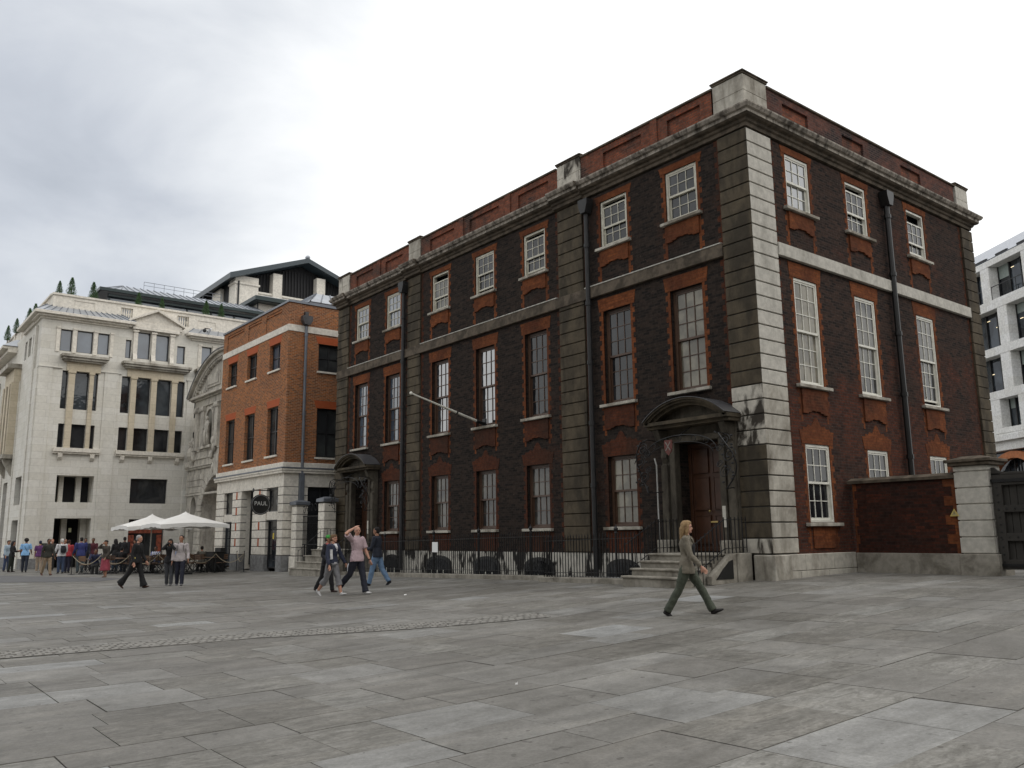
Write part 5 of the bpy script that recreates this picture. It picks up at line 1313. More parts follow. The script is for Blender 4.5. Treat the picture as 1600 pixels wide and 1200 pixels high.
# clipped conifers in the roof terrace
FOL = plain('conifer_foliage', (.035, .085, .022), .7, 0, .5, 2.5); BARK = plain('bark', (.06, .04, .025), .9)
def conifer(seed):
    rr_ = random.Random(seed); t = thing('conifer', 'x', 'tree', (0, 0, 0), 'clipped conifers along the roof terrace')
    m_ = MB(); m_.tube([(0, 0, -.4), (0, 0, .5), (0, 0, 1.2)], [.05, .04, .015], 6); m_.build('trunk', BARK, t)
    m_ = MB()
    for k in range(1900):
        h_ = rr_.random()**1.15; a0 = rr_.random()*6.283; z = -.15+1.55*h_
        R_ = .42*(1-h_)**.7*min(1, .55+h_*3)+.02; R_ *= .62+.6*math.sin(seed*2.1+h_*13+a0*3)**2*rr_.uniform(.6, 1.1)
        a = a0; r_ = R_*rr_.random()**.4; c = Vector((r_*math.cos(a), r_*math.sin(a), z))
        d = Vector((math.cos(a)*.5, math.sin(a)*.5, 1)).normalized()*rr_.uniform(.05, .11); s_ = d.cross(Vector((rr_.random()-.5, rr_.random()-.5, rr_.random()-.5))).normalized()*.018
        m_.face([c-s_, c+s_, c+d])
    m_.build('crown', FOL, t, recalc=False); return t
protos = [conifer(s_) for s_ in (1, 2, 3)]
spots = [(-7.95, 45.9, 16.35, .75, 'small clipped conifer at the front corner of the stone parapet'), (-7.3, 45.8, 16.35, 1.0, 'tall clipped conifer near the front corner of the stone parapet'), (-6.05, 45.8, 16.35, .95, 'clipped conifer left of the glazed roof pavilion'),
         (-3.32, 45.8, 16.3, .82, 'clipped conifer above the left balusters'), (-1.85, 45.8, 16.3, .72, 'clipped conifer above the window pediment'), (1.05, 45.8, 16.3, .95, 'clipped conifer above the right balusters'), (2.1, 45.8, 16.3, .9, 'clipped conifer furthest right on the roof terrace'),
         (-8.6, 61.2, 16.3, .85, 'clipped conifer furthest along the side parapet'), (-8.6, 57.2, 16.1, .8, 'second clipped conifer from the far end of the side parapet'), (-8.5, 52.6, 15.7, .95, 'clipped conifer on the side parapet, left of a close pair'), (-8.5, 50.4, 15.6, .9, 'clipped conifer on the side parapet, right of a close pair')]
for i, (x_, y_, z_, s_, lb) in enumerate(spots):
    o_ = protos[i] if i < 3 else copy_tree(protos[i % 3])
    o_.location = (x_*1.016+.275, y_*.9876+.316, z_*1.022-.002); o_.scale = (s_*.82, s_*.82, s_*.86); o_['label'] = lb; o_.rotation_euler.z = i*1.3

# ================================================================ white office building on the right
OP = Vector((55.96, 17.19, 0)); az = R(34.3); td = Vector((-math.sin(az), -math.cos(az), 0)); nd = Vector((-math.cos(az), math.sin(az), 0))
FO = lambda u, d, z: tuple(OP+td*u+nd*d+Vector((0, 0, z)))
of = thing('office_building', 'white stone grid office block with dark glazing behind the sooty house', 'building', tuple(OP+Vector((0, 0, 0))))
m_ = MB(); m_.box(-14, 24, -14, -.9, 0, 23, FO); m_.build('glazing', GLO, of)
m_ = MB()
bands = [(22.0, 22.5), (18.55, 19.3), (14.95, 15.6), (11.55, 12.2), (8.9, 9.3)]
rowcols = {(19.3, 22.0): [(-12, -9.6), (-5.6, -4.6), (.85, 1.95), (5.95, 7.05), (11.2, 12.3), (16.4, 17.5)], (15.6, 18.55): [(-8, -7), (-2.8, -1.7), (2.45, 3.6), (7.7, 8.8), (13, 14), (18, 19)],
           (12.2, 14.95): [(-8, -7), (-2.8, -1.7), (2.25, 3.45), (7.7, 8.8), (13, 14), (18, 19)], (9.3, 11.55): [(-4, -3), (-.1, 1.5), (3.75, 5.0), (7, 8.2), (10.5, 11.7), (14, 15.2)]}
for z0, z1 in bands: m_.box(-14, 24, -.9, .02, z0, z1, FO)
for (z0, z1), cs in rowcols.items():
    for a, b_ in cs: m_.box(a, b_, -.88, 0, z0, z1, FO)
m_.box(-14, 24, -.9, -.05, 7.6, 8.9, FO); m_.box(-14, 24, -.9, .3, 8.3, 8.75, FO)
m_.build('stone_grid', OFFW, of, bevel=.02)
fr = MB(); bl = MB()
for (z0, z1), cs in rowcols.items():
    for (a, b_), (c, d) in zip(cs, cs[1:]):
        for k in (0, .35, .7, 1):
            u = b_+(c-b_)*k; fr.box(u-.05, u+.05, -.88, -.78, z0, z1, FO)
        fr.box(b_, c, -.87, -.8, z0, z0+.08, FO)
        if random.random() < .6: bl.box(b_+.06, b_+(c-b_)*.35-.06, -.885, -.87, z1-(z1-z0)*random.uniform(.15, .4), z1, FO)
fr.build('window_frames', IRONP, of); bl.build('blinds', plain('grey_green_blind', (.25, .29, .27), .6), of)
m_ = MB()
for b_, c in ((1.95, 5.95), (-4.6, .85), (7.05, 11.2)):
    m_.box(b_, c, -.1, -.06, 20.3, 20.36, FO); m_.box(b_, c, -.1, -.07, 19.32, 20.28, FO) if False else None
    for k in range(5): m_.box(b_+(c-b_)*k/4-.015, b_+(c-b_)*k/4+.015, -.1, -.06, 19.3, 20.3, FO)
m_.build('balcony_rail', IRONP, of)
LM = bpy.data.materials.new('lit_ceiling_light'); LM.use_nodes = True; bb = LM.node_tree.nodes['Principled BSDF']; bb.inputs['Emission Color'].default_value = (1, .78, .4, 1); bb.inputs['Emission Strength'].default_value = 1.1
m_ = MB(); rl = random.Random(4)
for (z0, z1) in ((15.6, 18.55), (12.2, 14.95), (19.3, 22.0)):
    for k in range(16):
        u = -6+k*1.35+rl.random()*.5; z = z1-rl.choice((.5, .85, 1.2, 1.7)); m_.box(u, u+.38, -.895, -.888, z, z+.05, FO)
m_.build('ceiling_light', LM, of)
m_ = MB(); m_.prism([(-.6, 22.5), (-3.2, 22.5), (-3.2, 24.5), (-2.4, 24.5)], -14, 24, lambda d, uu, z: FO(uu, d, z)); m_.build('metal_roof', plain('pale_metal_roof', (.42, .44, .48), .4, .2), of)
m_ = MB()
for k in range(12): m_.prism([(-1.35, 22.9+.0), (-1.30, 23.25), (-1.5, 23.3), (-1.5, 22.9)], -12+k*2.7, -10.6+k*2.7, lambda d, uu, z: FO(uu, d+.25, z))
m_.build('roof_vent', IRONP, of)
m_ = MB(); m_.hexa([FO(2.2, -.5, 22.5), FO(4.6, -.5, 22.5), FO(4.6, .3, 22.5), FO(2.2, .3, 22.5), FO(3.1, -.5, 22.95), FO(3.8, -.5, 23.0), FO(3.8, .3, 23.0), FO(3.1, .3, 22.95)]) if False else None
OZ = 1
# brick arches of the ground floor seen over the gate
ba = MB(); va = MB(); wa = MB()
for c in (-6.5, 2.2, 10.9):
    n_ = 20
    for i in range(n_):
        a0, a1 = math.pi*i/n_, math.pi*(i+1)/n_
        ba.prism([(c+r_*math.cos(a)*1.0, 3.9+r_*.93*math.sin(a)) for a, r_ in ((a0, 3.3), (a0, 3.85), (a1, 3.85), (a1, 3.3))], -.5, .0, FO)
    for k in range(9): va.box(c-3+k*.75-.05, c-3+k*.75+.05, -.8, -.7, 0, 3.9+math.sqrt(max(0, 3.3**2-(-3+k*.75)**2))*.93, FO)
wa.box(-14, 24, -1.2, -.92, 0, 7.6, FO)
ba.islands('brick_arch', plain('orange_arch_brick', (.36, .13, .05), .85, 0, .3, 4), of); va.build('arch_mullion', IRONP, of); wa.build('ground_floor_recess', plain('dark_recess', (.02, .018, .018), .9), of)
resurvey(of, (1, 1, 1.045), (0, 0, -.28))

# ================================================================ unseen blocks added to shade the walls and fill the window reflections
def added_block(name, lab, F, u0, u1, h, n_, base, dep, mats):
    t = thing(name, lab, 'building', base)
    ops = []; du = (u1-u0)/n_
    for k in range(n_):
        for z in (1.2, 5.2, 9.2, 13.2, 17.2):
            if z+2.6 < h-1: ops.append((u0+du*(k+.25), u0+du*(k+.75), z, z+2.6, .3))
    m_ = MB(); wall_grid(m_, F, u0, u1, -.5, h, ops, .3); m_.face([F(u0, 0, h), F(u1, 0, h), F(u1, -dep, h), F(u0, -dep, h)])
    for u in (u0, u1): m_.face([F(u, 0, -.5), F(u, -dep, -.5), F(u, -dep, h), F(u, 0, h)])
    m_.face([F(u0, -dep, -.5), F(u1, -dep, -.5), F(u1, -dep, h), F(u0, -dep, h)])
    m_.build('wall', mats[0], t, recalc=False)
    m_ = MB(); m_.box(u0+.3, u1-.3, -.4, -.3, -.4, h-.6, F); m_.build('glazing', mats[1], t)
    m_ = MB(); m_.box(u0-.4, u1+.4, -.2, .5, h-.8, h-.3, F); m_.box(u0-.1, u1+.1, -.1, .15, 4.3, 4.6, F); m_.build('cornice', mats[0], t)
DST = stonemat('added_block_stone', (.26, .24, .21), (.18, .165, .14), .45, 1.0, edge=.15)
added_block('office_building', 'unseen stone block added west of the square to shade walls and fill window reflections', FX(-37, 1), -45, 26, 22, 16, (-40, -10, 0), 14, (DST, GLO))
added_block('stone_building', 'unseen stone block added south of the square to shade walls and fill window reflections', FY(-46, 1), -30, 50, 24, 14, (10, -50, 0), 18, (DST, GLD))
# ================================================================ cafe terrace
CHW = plain('folding_chair_slat', (.17, .095, .055), .5, 0, .3, 8); CHM = plain('folding_chair_metal', (.02, .022, .024), .45, .3)
def make_chair():
    t = thing('folding_chair', 'x', 'chair', (0, 0, 0), 'folding cafe chairs on the terrace')
    s = MB()
    for k in range(6): s.box(-.19+k*.062, -.14+k*.062, -.2, .2, .44, .46)
    s.build('seat', CHW, t)
    s = MB()
    for k in range(3): s.box(-.245-.01*k, -.225-.01*k, -.2, .2, .62+k*.085, .68+k*.085)
    s.build('backrest', CHW, t)
    for y_ in (-.2, .2):
        s = MB(); s.tube([(.22, y_, 0), (-.22, y_, .5), (-.26, y_, .88)], .012, 5); s.build('leg', CHM, t)
        s = MB(); s.tube([(-.22, y_*.93, 0), (.18, y_*.93, .44)], .012, 5); s.build('leg', CHM, t)
    s = MB(); s.tube([(.22, -.2, .02), (.22, .2, .02)], .01, 5); s.tube([(-.22, -.18, .02), (-.22, .18, .02)], .01, 5); s.build('crossbar', CHM, t)
    return t
def make_table():
    t = thing('cafe_table', 'x', 'table', (0, 0, 0), 'round cafe tables on the terrace')
    s = MB(); s.lathe((0, 0, .7), [(.01, 0), (.34, 0), (.35, .01), (.34, .025), (.01, .025)], 20); s.build('table_top', CHW, t)
    for a in (.6, 2.7, 4.8):
        s = MB(); s.tube([(.28*math.cos(a), .28*math.sin(a), 0), (-.12*math.cos(a), -.12*math.sin(a), .35), (.22*math.cos(a), .22*math.sin(a), .7)], .013, 5); s.build('leg', CHM, t)
    return t
rc = random.Random(21)
# barrier line from (-8.5,33.4) to (-1.9,28.2); terrace lies behind it
B0, B1 = Vector((-8.42, 33.2, 0)), Vector((-1.95, 28.2, 0)); bd = (B1-B0).normalized(); bn = Vector((-bd.y, bd.x, 0)); bn = bn if bn.y > 0 else -bn
Lb = (B1-B0).length
ch0, tb0 = make_chair(), make_table(); nt = 0; nch = 0; first_c = first_t = True
tabs = []
cword = ['left end', 'left part', 'middle', 'right part', 'right end']
for row, dist in ((0, .95), (1, 2.4), (2, 3.9)):
    for k in range(6):
        s_ = .55+k*1.42+(row % 2)*.45
        if s_ > Lb-.3: continue
        p = B0+bd*s_+bn*dist
        if p.x > -2.0: continue
        tabs.append((row, k, p))
ORD = ['leftmost', 'second from the left', 'third from the left', 'fourth from the left', 'fifth from the left', 'sixth from the left', 'seventh from the left', 'rightmost']
for row, k, p in tabs:
    o_ = tb0 if first_t else copy_tree(tb0); first_t = False
    o_.location = (p.x, p.y, g(p.x, p.y)); rn = ('front', 'second', 'back')[row]
    o_['label'] = 'round cafe table in the %s row behind the rope, %s' % (rn, ORD[k])
    for q in range(4 if row < 2 else 2):
        a = rc.uniform(-.4, .4)+(0, math.pi, math.pi/2, -math.pi/2)[q]+.6; d_ = .55
        c = copy_tree(ch0) if not first_c else ch0; first_c = False
        x_, y_ = p.x+d_*math.cos(a), p.y+d_*math.sin(a); c.location = (x_, y_, g(x_, y_)); c.rotation_euler.z = a+math.pi+rc.uniform(-.3, .3)
        c['label'] = 'folding slatted chair on the %s side of the %s table, %s row' % (('right', 'left', 'far', 'near')[q], ORD[k], rn)
# rope barrier
ROPE = plain('pale_rope', (.42, .36, .26), .9)
posts = [B0+bd*(Lb*i/6) for i in range(7)]+[Vector((-1.7, 29.8, 0))]
pl = []
for i, p in enumerate(posts):
    t = thing('barrier_post', 'slim black rope barrier post, %s' % ORD[i], 'post', (p.x, p.y, g(p.x, p.y)), 'posts of the rope barrier')
    m_ = MB(); z = g(p.x, p.y); m_.lathe((p.x, p.y, z), [(.01, 0), (.16, 0), (.16, .015), (.03, .03), (.01, .03)], 14); m_.build('base', CHM, t)
    m_ = MB(); m_.tube([(p.x, p.y, z+.02), (p.x, p.y, z+.95)], .018, 8); m_.ball((p.x, p.y, z+.97), .03, 8, 5); m_.build('shaft', CHM, t)
for i, (a, c) in enumerate(zip(posts, posts[1:])):
    m_ = MB(); pts = []
    for k in range(15):
        f_ = k/14; q = a.lerp(c, f_); pts.append((q.x, q.y, g(q.x, q.y)+.9-.42*(1-(2*f_-1)**2)))
    m_.tube(pts, .015, 6); tag(m_.build('rope', ROPE, smooth=True), 'pale rope sagging between barrier posts, %s' % (ORD[i] if i < 6 else ORD[7]), 'rope', 'sagging ropes of the barrier')
# black serving cabinet beside the shop
t = thing('service_cabinet', 'low black waiter station beside the cafe entrance', 'cabinet', (-2.4, 30.6, 0))
m_ = MB(); m_.box(-2.7, -2.1, 30.2, 31.3, -.1, .82); m_.build('body', BLACKP, t, bevel=.02); m_ = MB(); m_.box(-2.75, -2.05, 30.15, 31.35, .82, .86); m_.box(-2.35, -2.1, 30.3, 31.1, .86, 1.05); m_.build('top', BLACKP, t, bevel=.01)
# parasols
CAN = plain('white_parasol_cloth', (.74, .73, .70), .85, 0, .05, 2)
def parasol(x, y, lab, top, hs=1.5, low=1.98, rot=0):
    z0 = g(x, y); t = thing('parasol', lab, 'parasol', (x, y, z0), 'white parasols of the cafe')
    m_ = MB(); m_.tube([(x, y, z0), (x, y, top-.02)], .028, 10); m_.build('pole', PAINTW, t)
    m_ = MB(); m_.box(x-.35, x+.35, y-.35, y+.35, z0, z0+.08); m_.build('base', CHM, t)
    m_ = MB(); n_ = 12; grid = {}
    def P_(side, i, j):      # side 0..3, i along the edge, j from apex to eave
        a, b_ = [((-1, -1), (1, -1)), ((1, -1), (1, 1)), ((1, 1), (-1, 1)), ((-1, 1), (-1, -1))][side]
        f_ = i/n_; ex, ey = a[0]+(b_[0]-a[0])*f_, a[1]+(b_[1]-a[1])*f_; r_ = j/8
        sag = .10*math.sin(math.pi*f_)*r_+.035*math.sin(math.pi*r_)
        mid = 1-.055*math.sin(math.pi*f_)*r_
        return (x+ex*hs*r_*mid, y+ey*hs*r_*mid, top-(top-low)*r_+sag*(.5 if r_ < 1 else .8)-.04*math.sin(math.pi*r_))
    for s_ in range(4):
        for i in range(n_):
            for j in range(8): m_.face([P_(s_, i, j), P_(s_, i+1, j), P_(s_, i+1, j+1), P_(s_, i, j+1)])
            p, q = P_(s_, i, 8), P_(s_, i+1, 8); dr = lambda i_: .17+.02*math.sin(i_*2.1)
            m_.face([p, q, (q[0], q[1], q[2]-dr(i+1)), (p[0], p[1], p[2]-dr(i))])
    o_ = m_.build('canopy', CAN, t, recalc=False, smooth=False)
    b = bmesh.new(); b.from_mesh(o_.data); bmesh.ops.remove_doubles(b, verts=b.verts, dist=.002); b.to_mesh(o_.data); b.free()
    md = o_.modifiers.new('cloth', 'SOLIDIFY'); md.thickness = .008
    m_ = MB(); m_.lathe((x, y, top-.03), [(.3, -.075), (.14, .02), (.05, .06), (.02, .1), (.005, .12)], 12); m_.build('vent_cap', CAN, t)
    for sx, sy in ((-1, -1), (1, -1), (1, 1), (-1, 1), (0, -1), (1, 0), (0, 1), (-1, 0)):
        m_ = MB(); m_.tube([(x, y, top-.12), (x+sx*hs*.96, y+sy*hs*.96, low+.0)], .012, 5); m_.tube([(x, y, low-.15), (x+sx*hs*.5, y+sy*hs*.5, (top+low)/2-.06)], .01, 5); m_.build('rib', PAINTW, t)
parasol(-4.61, 28.85, 'large white square parasol, the nearer of the two over the cafe terrace', 2.70, 1.55, 2.14)
parasol(-5.22, 31.98, 'large white square parasol, the farther of the two over the cafe terrace', 2.66, 1.5, 2.09)

# ================================================================ people
SKIN = {}
def skin(c, nm):
    if nm not in SKIN:
        m, n, l, b = newmat('skin_'+nm); b.inputs['Base Color'].default_value = (*c, 1); b.inputs['Roughness'].default_value = .55
        b.inputs['Subsurface Weight'].default_value = .08; b.inputs['Subsurface Radius'].default_value = (.02, .008, .004); SKIN[nm] = m
    return SKIN[nm]
LIGHT, TAN, BROWN = skin((.50, .27, .19), 'fair'), skin((.36, .18, .11), 'tan'), skin((.17, .08, .045), 'brown')
CLO = {}
def cloth(c, pat=None):
    k = (c, pat)
    if k not in CLO:
        if pat == 'check':
            m, n, l, b = newmat('checked_cloth'); tcn = n.new('ShaderNodeTexCoord'); w1 = n.new('ShaderNodeTexWave'); w1.inputs['Scale'].default_value = 14; w1.bands_direction = 'Z'
            w2 = n.new('ShaderNodeTexWave'); w2.inputs['Scale'].default_value = 14; w2.bands_direction = 'Y'
            l.new(tcn.outputs['Object'], w1.inputs[0]); l.new(tcn.outputs['Object'], w2.inputs[0])
            a = mix(n, l, w1.outputs['Fac'], tuple(x*.72 for x in c), c); a2 = mix(n, l, w2.outputs['Fac'], tuple(x*.8 for x in (1, .9, .95)), (1, 1, 1)); a3 = mix(n, l, 1.0, a, a2, 'MULTIPLY'); l.new(a3, b.inputs['Base Color']); b.inputs['Roughness'].default_value = .9
        elif pat == 'stripe':
            m, n, l, b = newmat('striped_cloth'); tcn = n.new('ShaderNodeTexCoord'); w1 = n.new('ShaderNodeTexWave'); w1.inputs['Scale'].default_value = 3.2; w1.bands_direction = 'Y'
            l.new(tcn.outputs['Object'], w1.inputs[0]); r = ramp(n, ((.45, c), (.55, (.7, .7, .7)))); l.new(w1.outputs['Fac'], r.inputs[0]); l.new(r.outputs[0], b.inputs['Base Color'])
        else:
            m = plain('cloth_%02d' % len(CLO), c, .88, 0, .22, 9)
            n, l = m.node_tree.nodes, m.node_tree.links; b = n['Principled BSDF']; tcn = n.new('ShaderNodeTexCoord')
            f = noise(n, l, tcn.outputs['Object'], 11, 3, .5, .8); bp = n.new('ShaderNodeBump'); bp.inputs['Strength'].default_value = .7; bp.inputs['Distance'].default_value = .02
            l.new(f, bp.inputs['Height']); l.new(bp.outputs[0], b.inputs['Normal'])
        CLO[k] = m
    return CLO[k]
EYE = plain('eye_dark', (.02, .015, .012), .3); LIP = plain('lips', (.32, .1, .09), .5)

FOLD = bpy.data.textures.new('folds', 'CLOUDS'); FOLD.noise_scale = .11; FOLD.noise_depth = 2
LOCK = bpy.data.textures.new('locks', 'CLOUDS'); LOCK.noise_scale = .028; LOCK.noise_depth = 2
def rot(v, ax, a): return Matrix.Rotation(R(a), 3, ax) @ Vector(v)
def person(loc, face, H, label, legs=((22, 6), (-20, 22)), arms=((10, 6, 15), (-12, 6, 20)), lean=2, head=(0, 0), skinm=LIGHT, build=1.0, female=False,
           top=None, bottom=None, shoes=(.02, .02, .02), hair=None, hairstyle='short', sleeve='long', btype='trousers', detail=False, jacket=None, seat=False, extra=None, flare=1.0, cap=None, hand_targets=None):
    """local frame: +X forward, +Y left. legs: (thigh forward angle, knee bend) L,R. arms: (forward, outward, elbow bend) L,R"""
    S = H; vox = .008 if detail else .014
    hipz = .53*S; fwd = Vector((1, 0, 0))
    Rl = Matrix.Rotation(R(lean), 3, 'Y')
    pel = Vector((0, 0, 0)); tor = lambda h: Rl @ Vector((0, 0, h*S))
    sh = .108*S*build*(.9 if female else 1); hip = .052*S
    chest, waist, shz = tor(.20), tor(.10), tor(.285)
    J = {}
    for i, s_ in ((0, 1), (1, -1)):
        th, kn = legs[i]; a = rot((0, 0, -1), 'Y', -th); a2 = rot((0, 0, -1), 'Y', -(th-kn))
        h0 = Vector((0, s_*hip, -.01*S)); k_ = h0+a*.245*S; an = k_+a2*.245*S
        J['leg%d' % i] = (h0, k_, an, a, a2, th-kn)
        fo, ou, el = arms[i]; d1 = rot((0, 0, -1), 'Y', -fo); d1 = Matrix.Rotation(R(s_*ou), 3, 'X') @ d1
        s0 = shz+Vector((0, s_*sh, -.012*S)); e_ = s0+d1*.172*S
        d2 = rot((0, 0, -1), 'Y', -(fo+el)); d2 = Matrix.Rotation(R(s_*ou*(.5)), 3, 'X') @ d2
        if hand_targets and hand_targets[i]:
            T = Vector(hand_targets[i])*S     # reach for a point (in units of height, from the pelvis)
            L1, L2 = .172*S, .15*S; D_ = T-s0; dl = min(D_.length, (L1+L2)*.995); D_.normalize()
            ca_ = (L1*L1+dl*dl-L2*L2)/(2*L1*dl); pole = Vector(hand_targets[i+2] if len(hand_targets) > 2 else (-.3, s_*.6, -1)); pole = (pole-D_*pole.dot(D_)).normalized()
            e_ = s0+D_*L1*ca_+pole*L1*math.sqrt(max(0, 1-ca_*ca_)); T = s0+D_*dl; d1 = (e_-s0).normalized(); d2 = (T-e_).normalized()
        w_ = e_+d2*.15*S
        J['arm%d' % i] = (s0, e_, w_, d1, d2)
    low = min(J['leg0'][2].z, J['leg1'][2].z)-.042*S
    if seat: low = -.46*S/ (S) if False else -.47
    base = Vector((0, 0, -low))
    th_ = bpy.data.meshes.new('person')
    body = MB(); B = lambda p: Vector(p)+base
    # torso
    tw = .082*build*(.92 if female else 1); td_ = .058*build
    tor_pts = [tor(-.05), tor(0), tor(.055), tor(.11), tor(.17), tor(.225), tor(.27), tor(.298)]
    tr = [(tw*.8, td_*.85), (tw*1.12 if female else tw*1.02, td_*1.1), (tw*1.0, td_*1.0), (tw*(.8 if female else .9), td_*.9), (tw*.98, td_*1.08), (tw*1.12, td_*(1.25 if female else 1.1)), (tw*1.18, td_*.95), (tw*.75, td_*.72)]
    def torso(m_, k0, k1, infl, mul=1): m_.tube([B(p) for p in tor_pts[k0:k1]], [(a*S*mul+infl, b_*S*mul+infl) for a, b_ in tr[k0:k1]], 16, side=(0, 1, 0))
    torso(body, 0, 8, 0)
    nk = tor(.33); hd = tor(.395)+Vector((.012*S, 0, 0)); yaw_, pit_ = head
    HM = Matrix.Rotation(R(yaw_), 3, 'Z') @ Matrix.Rotation(R(pit_), 3, 'Y')
    body.tube([B(tor(.28)), B(nk), B(tor(.36)+Vector((.006*S, 0, 0)))], [.04*S, .032*S, .031*S], 12)
    hc = B(hd); hp = lambda x, y, z: hc+HM @ Vector((x*S, y*S, z*S))
    body.ball(hc+HM @ Vector((-.006*S, 0, .012*S)), (.056*S, .043*S, .052*S), 14, 10, R3=HM)
    body.ball(hp(.008, 0, -.022), (.038*S, .034*S, .042*S), 12, 8, R3=HM)
    body.ball(hp(.03, 0, -.05), (.016*S, .018*S, .013*S), 8, 6, R3=HM)
    body.tube([hp(.043, 0, .006), hp(.049, 0, -.010), hp(.052, 0, -.019), hp(.043, 0, -.024)], [.005*S, .007*S, .0085*S, .006*S], 8)
    for s_ in (-1, 1):
        body.ball(hp(-.004, s_*.044, -.008), (.011*S, .005*S, .017*S), 8, 6, R3=HM); body.ball(hp(.04, s_*.018, .012), (.008*S, .014*S, .005*S), 6, 4, R3=HM)
    legr = [.052, .049, .036, .032, .034, .022]
    for i, s_ in ((0, 1), (1, -1)):
        h0, k_, an, a, a2, fa = J['leg%d' % i]; m2 = build**.5
        body.tube([B(h0+Vector((0, 0, .03*S))), B(h0.lerp(k_, .3)), B(h0.lerp(k_, .85)), B(k_), B(k_.lerp(an, .3)), B(an)], [r_*S*m2 for r_ in legr], 12)
        s0, e_, w_, d1, d2 = J['arm%d' % i]
        body.ball(B(s0), .036*S*m2, 10, 8)
        body.tube([B(s0), B(s0.lerp(e_, .45)), B(e_), B(e_.lerp(w_, .35)), B(w_)], [.031*S*m2, .028*S*m2, .023*S*m2, .023*S*m2, .015*S*m2], 10)
        # hand: palm, four fingers and a thumb
        side = d2.cross(Vector((1, 0, 0)) if abs(d2.x) < .8 else Vector((0, 0, 1))).normalized()
        nrm = d2.cross(side).normalized()
        pm_ = w_+d2*.045*S
        body.tube([B(w_), B(w_+d2*.02*S), B(pm_), B(w_+d2*.058*S)], [(.013*S, .011*S), (.022*S, .011*S), (.025*S, .011*S), (.021*S, .008*S)], 10, side=nrm)
        if detail:
            for f_ in range(4):
                o0 = w_+d2*.055*S+nrm*(.018-.012*f_)*S; ln = (.036, .042, .039, .030)[f_]*S; cu = side*(.35*(-s_))
                p1 = o0+(d2+cu*.3).normalized()*ln*.5; p2 = p1+(d2+cu*1.6).normalized()*ln*.5
                body.tube([B(o0), B(p1), B(p2)], [.0062*S, .0055*S, .0045*S], 6)
            o0 = w_+d2*.022*S+nrm*.018*S; p1 = o0+(d2+nrm*.9).normalized()*.022*S; p2 = p1+(d2+nrm*.3).normalized()*.018*S
            body.tube([B(o0), B(p1), B(p2)], [.0075*S, .0068*S, .0055*S], 6)
        else:
            body.tube([B(w_+d2*.05*S), B(w_+d2*.075*S), B(w_+(d2*.095-side*s_*.02)*S)], [(.02*S, .008*S), (.019*S, .008*S), (.014*S, .007*S)], 8, side=nrm)
            o0 = w_+d2*.025*S+nrm*.02*S; body.tube([B(o0), B(o0+(d2+nrm*.7)*.028*S)], [.008*S, .006*S], 6)
    def fin(o_, v=vox, sm=3):
        m = o_.modifiers.new('skin', 'REMESH'); m.mode = 'VOXEL'; m.voxel_size = v; m.use_smooth_shade = True
        if sm: s = o_.modifiers.new('smooth', 'SMOOTH'); s.factor = .5; s.iterations = sm
        return o_
    root = body.build('person', skinm, None); tag(root, label, 'person'); fin(root, vox, 2)
    def cl(m_, name, c, v=vox*1.15, sm=4, pat=None, smooth=True):
        o_ = m_.build(name, cloth(c, pat) if isinstance(c, tuple) else c, None); o_.parent = root
        if sm is not None: fin(o_, v, sm)
        if name in ('trousers', 'skirt', 'shirt', 'jacket'):
            d = o_.modifiers.new('folds', 'DISPLACE'); d.texture = FOLD; d.strength = .022; d.mid_level = .5; d.texture_coords = 'LOCAL'
        if name == 'hair':
            d = o_.modifiers.new('locks', 'DISPLACE'); d.texture = LOCK; d.strength = .012; d.mid_level = .5; d.texture_coords = 'LOCAL'
        return o_
    # trousers or skirt
    if bottom:
        m_ = MB()
        if btype == 'skirt':
            nf = 20; rg_ = []
            for z_, r_, wv in ((.035, .082, 0), (0, .098, .03), (-.12, .115, .07), (-.25, .125, .12), (-.36, .135, .16)):
                rg_.append([B(Vector(((r_*.85*S*(1+wv*math.sin(q*5))*math.cos(2*math.pi*q/nf)), r_*S*(1+wv*math.sin(q*5))*math.sin(2*math.pi*q/nf), z_*S))) for q in range(nf)])
            m_.rings(rg_)
        else:
            m_.tube([B(tor(.045)), B(tor(0)), B(tor(-.03)), B(tor(-.06))], [(tw*.98*S+.012, td_*S+.012), (tw*1.14*S+.012, td_*1.12*S+.014), (tw*1.12*S+.012, td_*1.1*S+.014), (tw*.8*S, td_*.8*S)], 16, side=(0, 1, 0))
            for i in (0, 1):
                h0, k_, an, a, a2, fa = J['leg%d' % i]; m2 = build**.5
                pts = [h0+Vector((0, 0, .02*S)), h0.lerp(k_, .3), h0.lerp(k_, .8), k_, k_.lerp(an, .35), k_.lerp(an, .7), k_.lerp(an, 1.02)]; rad = [.060, .058, .045, .041, .040, .036*flare, .036*flare**1.6]
                if btype == 'cropped': pts = pts[:5]+[k_.lerp(an, .5)]; rad = rad[:4]+[.047, .05]
                m_.tube([B(p) for p in pts], [r_*S*m2+.004 for r_ in rad], 14)
        cl(m_, 'skirt' if btype == 'skirt' else 'trousers', bottom)
    # shoes
    for i in (0, 1):
        h0, k_, an, a, a2, fa = J['leg%d' % i]; m_ = MB()
        pitch = max(-55, min(25, (fa if fa < 0 else fa*.9))) if not seat else 0
        fd = rot((1, 0, 0), 'Y', -pitch); dn = rot((0, 0, -1), 'Y', -pitch); c0 = an+dn*.022*S
        m_.tube([B(c0-fd*.03*S), B(c0-fd*.015*S), B(c0+fd*.02*S), B(c0+fd*.06*S+dn*.008*S), B(c0+fd*.092*S+dn*.012*S), B(c0+fd*.105*S+dn*.012*S)], [(.012*S, .016*S), (.021*S, .024*S), (.022*S, .025*S), (.026*S, .017*S), (.022*S, .011*S), (.01*S, .006*S)], 10, side=(0, 1, 0))
        m_.tube([B(an+Vector((0, 0, .012*S))), B(c0)], [.022*S, .023*S], 8)
